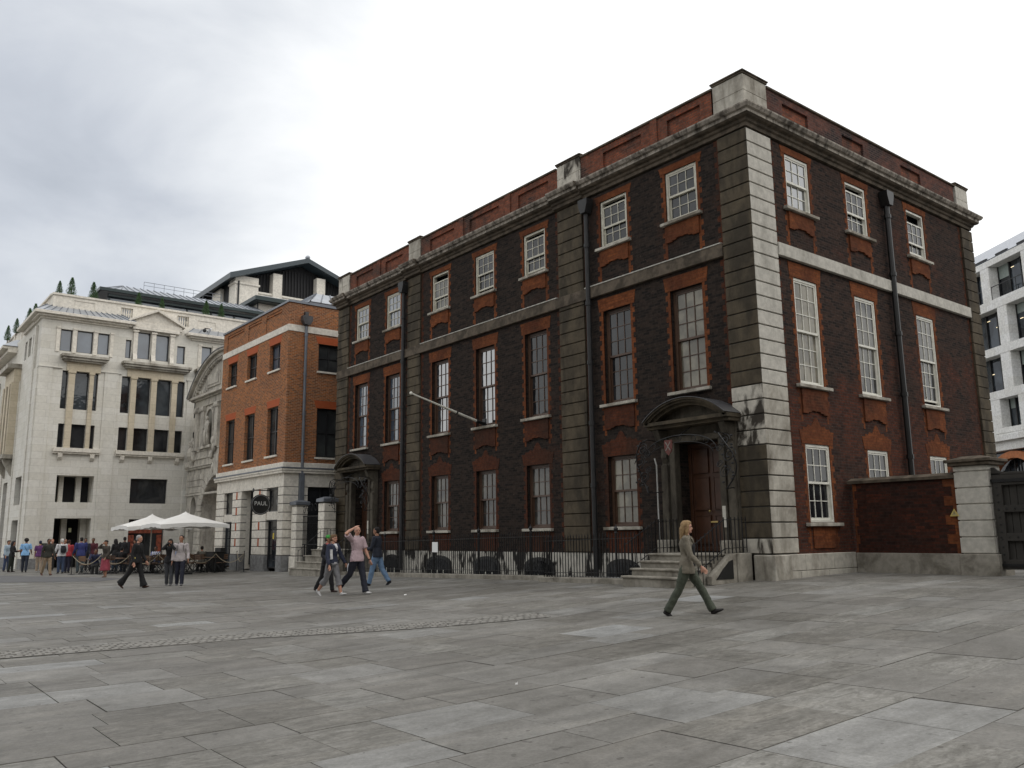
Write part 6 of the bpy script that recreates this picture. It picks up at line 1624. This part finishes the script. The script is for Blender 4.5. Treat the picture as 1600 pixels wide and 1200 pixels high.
        cl(m_, 'shoe', shoes, vox*.9, 2)
    def sleeves(m_, kind, infl):
        for i in (0, 1):
            s0, e_, w_, d1, d2 = J['arm%d' % i]; m2 = build**.5
            m_.ball(B(s0), .038*S*m2+infl, 10, 8)
            if kind == 'long': pts, rad = [s0, s0.lerp(e_, .5), e_, e_.lerp(w_, .5), w_.lerp(e_, .03)], [.036, .034, .030, .028, .025]
            elif kind == 'short': pts, rad = [s0, s0.lerp(e_, .4), s0.lerp(e_, .78)], [.037, .039, .043]
            elif kind == 'roll': pts, rad = [s0, s0.lerp(e_, .5), e_, e_.lerp(w_, .35)], [.036, .034, .031, .031]
            else: continue
            m_.tube([B(p) for p in pts], [r_*S*m2+infl for r_ in rad], 12)
    if top:
        m_ = MB()
        hz = -.075 if jacket == 'jacket' else (.0 if jacket == 'crop' else -.05); hem = tor(hz)
        hwid = .060*S*build**.5+.052*S+.024; hdep = .060*S*build**.5+.042
        pts = [hem, tor(hz*.5+.01)]+[p for p in tor_pts[2:]]; rad = [(hwid, hdep), (hwid*.98, hdep)]+[(max(a*S+.016, hwid*.86 if k == 0 else 0), max(b_*S+.016, hdep*.86 if k == 0 else 0)) for k, (a, b_) in enumerate(tr[2:])]
        m_.tube([B(p) for p in pts], rad, 16, side=(0, 1, 0)); m_.tube([B(tor(.285)), B(tor(.315))], [.052*S, .040*S], 12)
        sleeves(m_, sleeve, .004)
        cl(m_, {'jacket': 'jacket', 'crop': 'jacket'}.get(jacket, 'shirt'), top[0] if isinstance(top[0], tuple) else top, pat=top[1] if isinstance(top[0], tuple) else None)
    # hair
    if hair:
        m_ = MB()
        if hairstyle in ('short', 'bun', 'long', 'pony', 'grey'):
            m_.ball(hp(-.014, 0, .024), (.054*S, .048*S, .048*S), 14, 10, R3=HM); m_.ball(hp(-.028, 0, -.002), (.036*S, .044*S, .045*S), 12, 8, R3=HM)
        if hairstyle == 'crop': m_.ball(hp(-.012, 0, .022), (.055*S, .046*S, .045*S), 14, 10, R3=HM); m_.ball(hp(-.026, 0, 0), (.032*S, .041*S, .035*S), 12, 8, R3=HM)
        if hairstyle in ('long', 'pony', 'bun'): m_.ball(hp(.004, 0, .040), (.046*S, .043*S, .032*S), 14, 8, R3=HM)
        if hairstyle == 'long':
            m_.tube([hp(-.02, 0, .03), hp(-.045, 0, -.02), hp(-.052, 0, -.07), hp(-.058, 0, -.12), hp(-.066, 0, -.155)], [(.05*S, .03*S), (.056*S, .036*S), (.054*S, .03*S), (.044*S, .024*S), (.02*S, .012*S)], 14, side=(0, 1, 0))
            for s_ in (-1, 1): m_.tube([hp(.012, s_*.036, .04), hp(.008, s_*.046, 0), hp(-.004, s_*.05, -.05), hp(-.02, s_*.046, -.1)], [(.012*S), (.016*S), (.018*S), .008*S], 8)
        if hairstyle == 'pony': m_.tube([hp(-.05, 0, .02), hp(-.075, 0, -.0), hp(-.07, 0, -.05)], [.016*S, .018*S, .006*S], 8)
        if hairstyle == 'bun': m_.ball(hp(-.062, 0, .03), .022*S, 8, 6)
        if hairstyle == 'afro': m_.ball(hp(-.014, 0, .026), (.072*S, .068*S, .062*S), 14, 10)
        cl(m_, 'hair', hair, vox, 1)
    if cap:
        m_ = MB(); m_.ball(hp(-.006, 0, .03), (.06*S, .052*S, .045*S), 12, 8, R3=HM); m_.tube([hp(.03, 0, .035), hp(.085, 0, .022)], [(.045*S, .008*S), (.035*S, .005*S)], 10, side=HM @ Vector((0, 1, 0))); cl(m_, 'cap', cap, vox, 1)
    if detail:
        m_ = MB()
        for s_ in (-1, 1): m_.ball(hp(.0455, s_*.017, .003), (.004*S, .0075*S, .0042*S), 8, 5, R3=HM)
        cl(m_, 'eyes', EYE, sm=None); m_ = MB(); m_.ball(hp(.047, 0, -.034), (.005*S, .013*S, .0045*S), 8, 5, R3=HM); cl(m_, 'lips', LIP, sm=None)
    if extra: extra(root, B, tor, J, S, hp, cl, tw, td_)
    root.location = (loc[0], loc[1], g(loc[0], loc[1])); root.rotation_euler.z = R(face)
    return root

# heading: degrees counter-clockwise from +X; image-right is about -38, towards the camera about -128
def strap(c=(.02, .02, .02), both=True):
    def f(root, B, tor, J, S, hp, cl, tw, td_):
        for s_ in ((-1, 1) if both else (1,)):
            m_ = MB(); m_.tube([B(tor(.15)+Vector((td_*S+.035, s_*.06*S, 0))), B(tor(.24)+Vector((td_*S*1.2+.03, s_*.058*S, 0))), B(tor(.305)+Vector((0, s_*.055*S, .012))), B(tor(.24)+Vector((-td_*S-.04, s_*.055*S, 0)))], [(.018, .006)]*4, 8); cl(m_, 'strap', c, sm=None)
        m_ = MB(); m_.tube([B(tor(.05)+Vector((-.115*S, 0, 0))), B(tor(.15)+Vector((-.12*S, 0, 0))), B(tor(.26)+Vector((-.1*S, 0, 0)))], [(.07*S, .03*S), (.085*S, .05*S), (.06*S, .03*S)], 12, side=(0, 1, 0)); cl(m_, 'backpack', c, .02, 2)
    return f
def sling(c=(.02, .02, .025)):
    def f(root, B, tor, J, S, hp, cl, tw, td_):
        m_ = MB(); m_.tube([B(tor(.3)+Vector((0, .05*S, .005))), B(tor(.22)+Vector((-td_*S-.035, .03*S, 0))), B(tor(.1)+Vector((-td_*S-.03, -.04*S, 0))), B(tor(.03)+Vector((-.02, -.1*S, 0)))], [(.014, .006)]*4, 8); cl(m_, 'strap', c, sm=None)
        m_ = MB(); m_.ball(B(tor(.0)+Vector((0, -.11*S, 0))), (.07, .035, .08)); cl(m_, 'bag', c, .015, 2)
    return f

def woman_x(root, B, tor, J, S, hp, cl, tw, td_):
    m_ = MB()   # dark top showing between the open jacket fronts
    m_.tube([B(tor(.0)+Vector((td_*S*.95, 0, 0))), B(tor(.1)+Vector((td_*S*.9, 0, 0))), B(tor(.2)+Vector((td_*S*1.1, 0, 0))), B(tor(.255)+Vector((td_*S*.8, 0, 0)))], [(.04*S, .04*S), (.038*S, .038*S), (.046*S, .036*S), (.034*S, .026*S)], 12, side=(0, 1, 0)); cl(m_, 'top', (.012, .012, .014), .01, 2)
    for s_ in (-1, 1):
        m_ = MB(); m_.prism([(s_*.045*S, 0)]*0+[(s_*.02*S, .0), (s_*.055*S, .05*S), (s_*.035*S, .075*S), (s_*.018*S, .04*S)], 0, .012, lambda u, d, z: tuple(B(tor(.225)+Vector((td_*S*1.28+.014+d-z*.35, u, z))))); cl(m_, 'lapel', (.19, .165, .125), sm=None)
person((-6.25, -2.62), -56, 1.64, 'woman with long fair hair, grey brown jacket and green jeans striding across the square', legs=((31, 5), (-21, 10)), arms=((-6, 4, 22), (16, 6, 26)), lean=1, head=(6, -2), skinm=LIGHT, female=True, build=.92,
       top=(.17, .15, .115), jacket='jacket', bottom=(.060, .070, .050), flare=1.12, shoes=(.02, .018, .018), hair=(.27, .175, .085), hairstyle='long', detail=True, extra=woman_x)
def bald_x(root, B, tor, J, S, hp, cl, tw, td_):
    s0, e_, w_, d1, d2 = J['arm0']; m_ = MB(); m_.tube([B(w_-d2*.012), B(w_+d2*.012)], .033, 12); cl(m_, 'watch', (.02, .02, .02), sm=None)
    m_ = MB(); m_.tube([B(tor(.31)+Vector((.0, 0, 0))), B(tor(.325)+Vector((.0, 0, 0)))], [.052*S, .045*S], 12); cl(m_, 'collar', (.62, .52, .53), sm=None)
person((-6.39, 8.72), -72, 1.84, 'bald man in a pale pink short sleeved shirt shading his eyes with a raised hand', legs=((17, 3), (-22, 28)), arms=((12, 12, 14), (0, 0, 0)), lean=-2, head=(-34, -3), skinm=LIGHT, build=1.08,
       top=((.56, .44, .46), 'check'), sleeve='short', bottom=(.018, .02, .032), shoes=(.6, .6, .6), detail=True, extra=bald_x, flare=1.15, hand_targets=[None, (.055, -.13, .435), None, (-.2, -1, -.35)])
def navy_x(root, B, tor, J, S, hp, cl, tw, td_):
    m_ = MB(); m_.tube([B(tor(.19)+Vector((td_*S*1.12, 0, 0))), B(tor(.25)+Vector((td_*S*1.15, 0, 0))), B(tor(.3)+Vector((td_*S*.5, 0, 0)))], [(.012*S, .02*S), (.03*S, .02*S), (.042*S, .03*S)], 10, side=(0, 1, 0)); cl(m_, 'blouse', (.72, .72, .74), .01, 2)
    s0, e_, w_, d1, d2 = J['arm0']; m_ = MB(); hnd = w_+d2*.07*S; m_.lathe(B(hnd+Vector((.02, 0, -.09))), [(.005, -.02), (.032, -.02), (.034, .1), (.03, .13), (.013, .16), (.013, .185), (.002, .19)], 12); cl(m_, 'bottle', (.75, .76, .8), sm=None)
    m_ = MB(); m_.box(-.02, .015, -.09, .07, -.13, .13, lambda x, y, z: tuple(B(tor(.13)+Vector((.1+x-.2*z*.3, -.17*S*.6+y*.45, z+.02))))); cl(m_, 'folded_paper', (.7, .7, .7), sm=None)
    m_ = MB(); m_.ball(B(tor(-.05)+Vector((.05, -.1*S, 0))), (.09, .05, .11)); cl(m_, 'bag', (.02, .02, .022), .014, 2)
    m_ = MB(); m_.tube([B(tor(.02)), B(tor(-.005))], [(tw*1.2*S+.012, td_*1.2*S+.02)]*2, 16, side=(0, 1, 0)); cl(m_, 'belt', (.55, .55, .56), sm=None)
person((-6.91, 9.15), -66, 1.66, 'woman in a navy jacket and grey cropped trousers carrying a bottle and folded paper', legs=((20, 4), (-18, 22)), arms=((18, 14, 16), (2, 14, 20)), lean=2, head=(14, 0), skinm=LIGHT, female=True, build=1.1,
       top=(.028, .034, .06), jacket='crop', bottom=(.19, .19, .20), btype='cropped', shoes=(.55, .55, .55), hair=(.14, .085, .045), hairstyle='pony', detail=True, extra=navy_x)
def green_x(root, B, tor, J, S, hp, cl, tw, td_):
    sling()(root, B, tor, J, S, hp, cl, tw, td_); m_ = MB(); m_.tube([B(tor(.29)), B(tor(.315))], [.056*S, .046*S], 12); cl(m_, 'scarf', (.5, .07, .09), sm=None)
person((-6.42, 10.45), -60, 1.62, 'person in a green cap and black clothes walking behind the woman in the navy jacket', legs=((12, 3), (-14, 16)), arms=((8, 10, 20), (-8, 12, 60)), skinm=TAN, female=True, top=(.014, .014, .018), jacket='jacket', bottom=(.012, .012, .014), shoes=(.05, .03, .03), hair=(.03, .02, .015), hairstyle='pony', cap=(.05, .28, .05), detail=True, extra=green_x)
person((-4.3, 11.3), 130, 1.80, 'man seen from behind in a dark jumper and blue jeans beside the railings', legs=((16, 3), (-16, 16)), arms=((14, 8, 60), (14, 8, 60)), skinm=TAN, top=(.016, .02, .032), bottom=(.13, .21, .33), shoes=(.015, .015, .02), hair=(.012, .01, .01), hairstyle='short', build=1.1, detail=True)
def blk_x(root, B, tor, J, S, hp, cl, tw, td_):
    m_ = MB(); m_.box(-.05, .05, -.012, .012, -.03, .03, lambda x, y, z: tuple(B(tor(.04)+Vector((x+.02, -tw*1.25*S-.03+y, z))))); cl(m_, 'yellow_badge', (.62, .52, .16), sm=None)
person((-9.39, 18.75), -40, 1.80, 'grey haired man all in black striding with wide trousers', legs=((20, 5), (-24, 14)), arms=((8, 6, 24), (-12, 6, 26)), lean=4, head=(4, 4), skinm=LIGHT, top=(.012, .012, .013), bottom=(.01, .01, .011), flare=1.45, shoes=(.05, .022, .015), hair=(.30, .28, .27), hairstyle='short', build=1.12, detail=True, extra=blk_x)
def cam_x(root, B, tor, J, S, hp, cl, tw, td_):
    m_ = MB(); p = J['arm0'][2].lerp(J['arm1'][2], .5)+Vector((.06, 0, .02)); m_.box(-.015, .015, -.05, .05, -.03, .03, lambda x, y, z: tuple(B(p)+Vector((x, y, z)))); cl(m_, 'camera', (.03, .03, .03), sm=None)
person((-8.08, 19.42), -118, 1.62, 'dark haired girl in a black top and grey jeans holding up a camera', legs=((4, 3), (-5, 5)), arms=((0, 0, 0), (0, 0, 0)), skinm=TAN, female=True, top=(.012, .012, .014), bottom=(.055, .058, .065), shoes=(.1, .1, .1), hair=(.012, .01, .01), hairstyle='long', detail=True, extra=cam_x, hand_targets=[(.14, .03, .36), (.14, -.03, .36), (-.2, .8, -1), (-.2, -.8, -1)])
person((-7.81, 19.1), -112, 1.76, 'young man in a light grey pullover with dark backpack straps and navy trousers', legs=((14, 6), (-8, 8)), arms=((6, 12, 30), (-4, 10, 12)), head=(-8, 0), skinm=TAN, top=(.42, .38, .38), bottom=(.018, .02, .035), shoes=(.12, .12, .13), hair=(.012, .01, .01), detail=True, extra=strap())
# smaller figures nearer the stone building
P = person
P((-9.4, 33.7), -75, 1.72, 'man in a dark olive shirt and tan trousers walking out of the crowd', legs=((14, 3), (-12, 16)), arms=((14, 8, 10), (-14, 8, 10)), skinm=BROWN, top=(.035, .035, .028), bottom=(.28, .21, .14), shoes=(.1, .04, .03), hair=(.012, .01, .01))
P((-9.41, 39.5), 75, 1.74, 'person seen from behind in a sky blue top with a dark bag strap', legs=((6, 4), (-8, 6)), arms=((8, 8, 30), (8, 10, 50)), skinm=BROWN, top=(.22, .42, .68), sleeve='short', bottom=(.02, .025, .04), shoes=(.02, .02, .02), hair=(.015, .012, .01), hairstyle='afro', extra=sling())
P((-9.93, 40.2), -30, 1.62, 'woman in a dark headscarf and black clothes reading near the left edge', legs=((4, 3), (-4, 4)), arms=((20, 6, 80), (20, 6, 80)), skinm=TAN, female=True, top=(.015, .015, .016), bottom=(.015, .02, .014), shoes=(.03, .02, .02), hair=(.012, .01, .012), hairstyle='long')
P((-9.95, 41.5), -60, 1.66, 'person in a pale top with a blue bag at the very left edge', legs=((4, 3), (-4, 4)), arms=((10, 8, 30), (4, 8, 20)), skinm=TAN, female=True, top=(.3, .38, .45), bottom=(.04, .06, .12), shoes=(.05, .04, .04), hair=(.04, .02, .02), hairstyle='pony', extra=sling((.04, .03, .14)))
P((-8.42, 35.7), 100, 1.70, 'person with white headwear and dark backpack seen from behind by the rope', legs=((3, 3), (-3, 4)), arms=((10, 12, 50), (10, 12, 50)), skinm=LIGHT, top=(.55, .55, .56), bottom=(.04, .06, .11), shoes=(.04, .04, .04), hair=(.6, .58, .55), extra=strap((.014, .015, .02)), build=1.1)
P((-7.55, 35.65), 95, 1.76, 'person in a blue jacket with white back lettering seen from behind', legs=((3, 3), (-3, 4)), arms=((10, 6, 40), (10, 6, 40)), skinm=TAN, top=(.035, .045, .16), jacket='jacket', bottom=(.06, .08, .09), shoes=(.04, .04, .04), hair=(.012, .01, .01), build=1.2)
P((-8.0, 36.3), 60, 1.64, 'person in a bright red top standing beside the blue jacket', legs=((3, 3), (-3, 4)), arms=((20, 12, 60), (10, 6, 40)), skinm=TAN, top=(.38, .04, .05), bottom=(.02, .02, .04), shoes=(.04, .04, .04), hair=(.03, .012, .012))
P((-7.97, 28.85), -150, 1.60, 'woman in a dark brown top and long red skirt holding a hand to her face', legs=((3, 3), (-4, 4)), arms=((10, 8, 30), (0, 0, 0)), skinm=TAN, female=True, top=(.05, .042, .034), bottom=(.30, .055, .08), btype='skirt', shoes=(.16, .1, .07), hair=(.02, .015, .012), hairstyle='bun', hand_targets=[None, (.09, -.05, .36)], build=1.1)
P((-8.9, 38.6), 80, 1.62, 'person in a purple top partly behind the man in tan trousers', skinm=TAN, legs=((4, 3), (-4, 4)), top=(.10, .03, .12), sleeve='short', bottom=(.3, .24, .18), shoes=(.4, .4, .4), hair=(.015, .02, .05))
def on_seat(loc, face, H, label, **k):
    P(loc, face, H, label, legs=((82, 82), (78, 84)), seat=True, **k)
on_seat((-7.4, 33.3), -100, 1.7, 'seated man in a navy football top with white sleeve stripes bending over a table', arms=((40, 20, 50), (40, 20, 50)), lean=24, skinm=BROWN, top=((.025, .03, .07), None), bottom=(.02, .02, .02), hair=(.01, .01, .01))
on_seat((-5.8, 34.9), 60, 1.7, 'seated person in black with the back turned, left of the farther parasol', arms=((20, 10, 50), (20, 10, 50)), top=(.013, .013, .015), bottom=(.03, .04, .07), hair=(.01, .01, .01), skinm=TAN)
on_seat((-4.1, 34.9), -130, 1.68, 'seated person in a blue and white striped top under the farther parasol', arms=((30, 10, 50), (30, 10, 50)), top=((.03, .06, .28), 'stripe'), bottom=(.02, .02, .03), hair=(.012, .01, .01), skinm=BROWN)
on_seat((-3.0, 34.9), -120, 1.7, 'seated person in a pale blue shirt close to the red shop display', arms=((30, 10, 50), (30, 10, 50)), top=(.36, .42, .58), bottom=(.05, .05, .08), hair=(.012, .01, .01), skinm=TAN, cap=None)
on_seat((-2.8, 31.6), 85, 1.72, 'seated man in a grey top alone under the right side of the nearer parasol', arms=((20, 10, 50), (20, 10, 50)), top=(.14, .13, .11), bottom=(.03, .03, .03), hair=(.02, .015, .012), skinm=TAN, lean=8)
P((-6.95, 37.6), -100, 1.72, 'person in a dark navy coat between the blue jacket and the red skirt', legs=((3, 3), (-3, 4)), skinm=BROWN, top=(.02, .022, .035), bottom=(.02, .02, .02), hair=(.01, .01, .01))
P((-6.5, 37.9), -110, 1.72, 'person in a maroon top standing beside the dark navy coat', legs=((3, 3), (-3, 4)), skinm=BROWN, top=(.09, .02, .03), bottom=(.02, .02, .02), hair=(.015, .01, .01))
P((-5.6, 36.9), 120, 1.66, 'woman with long dark hair and black cardigan standing in the cafe crowd', legs=((3, 3), (-3, 4)), skinm=BROWN, female=True, top=(.016, .016, .018), bottom=(.03, .05, .08), hair=(.012, .01, .01), hairstyle='long')
P((-5.1, 37.2), 60, 1.76, 'tall person in black turned away among the cafe crowd', legs=((3, 3), (-3, 4)), skinm=BROWN, top=(.012, .012, .014), bottom=(.02, .025, .04), hair=(.01, .01, .01), build=1.15)
P((-4.6, 37.0), -140, 1.62, 'woman in an orange scarf and dark dress by the shop display', legs=((3, 3), (-3, 4)), skinm=TAN, female=True, top=(.25, .07, .04), bottom=(.02, .02, .03), btype='skirt', hair=(.012, .01, .01), hairstyle='long')
P((-7.9, 41.0), -90, 1.7, 'person in black standing in the shadow of the stone doorway', legs=((3, 3), (-3, 4)), skinm=LIGHT, top=(.014, .012, .012), bottom=(.02, .02, .02), hair=(.2, .07, .03))
P((-7.2, 41.3), -80, 1.7, 'person in dark red standing just outside the stone doorway', legs=((3, 3), (-3, 4)), skinm=TAN, top=(.16, .03, .03), bottom=(.02, .02, .02), hair=(.02, .012, .01))
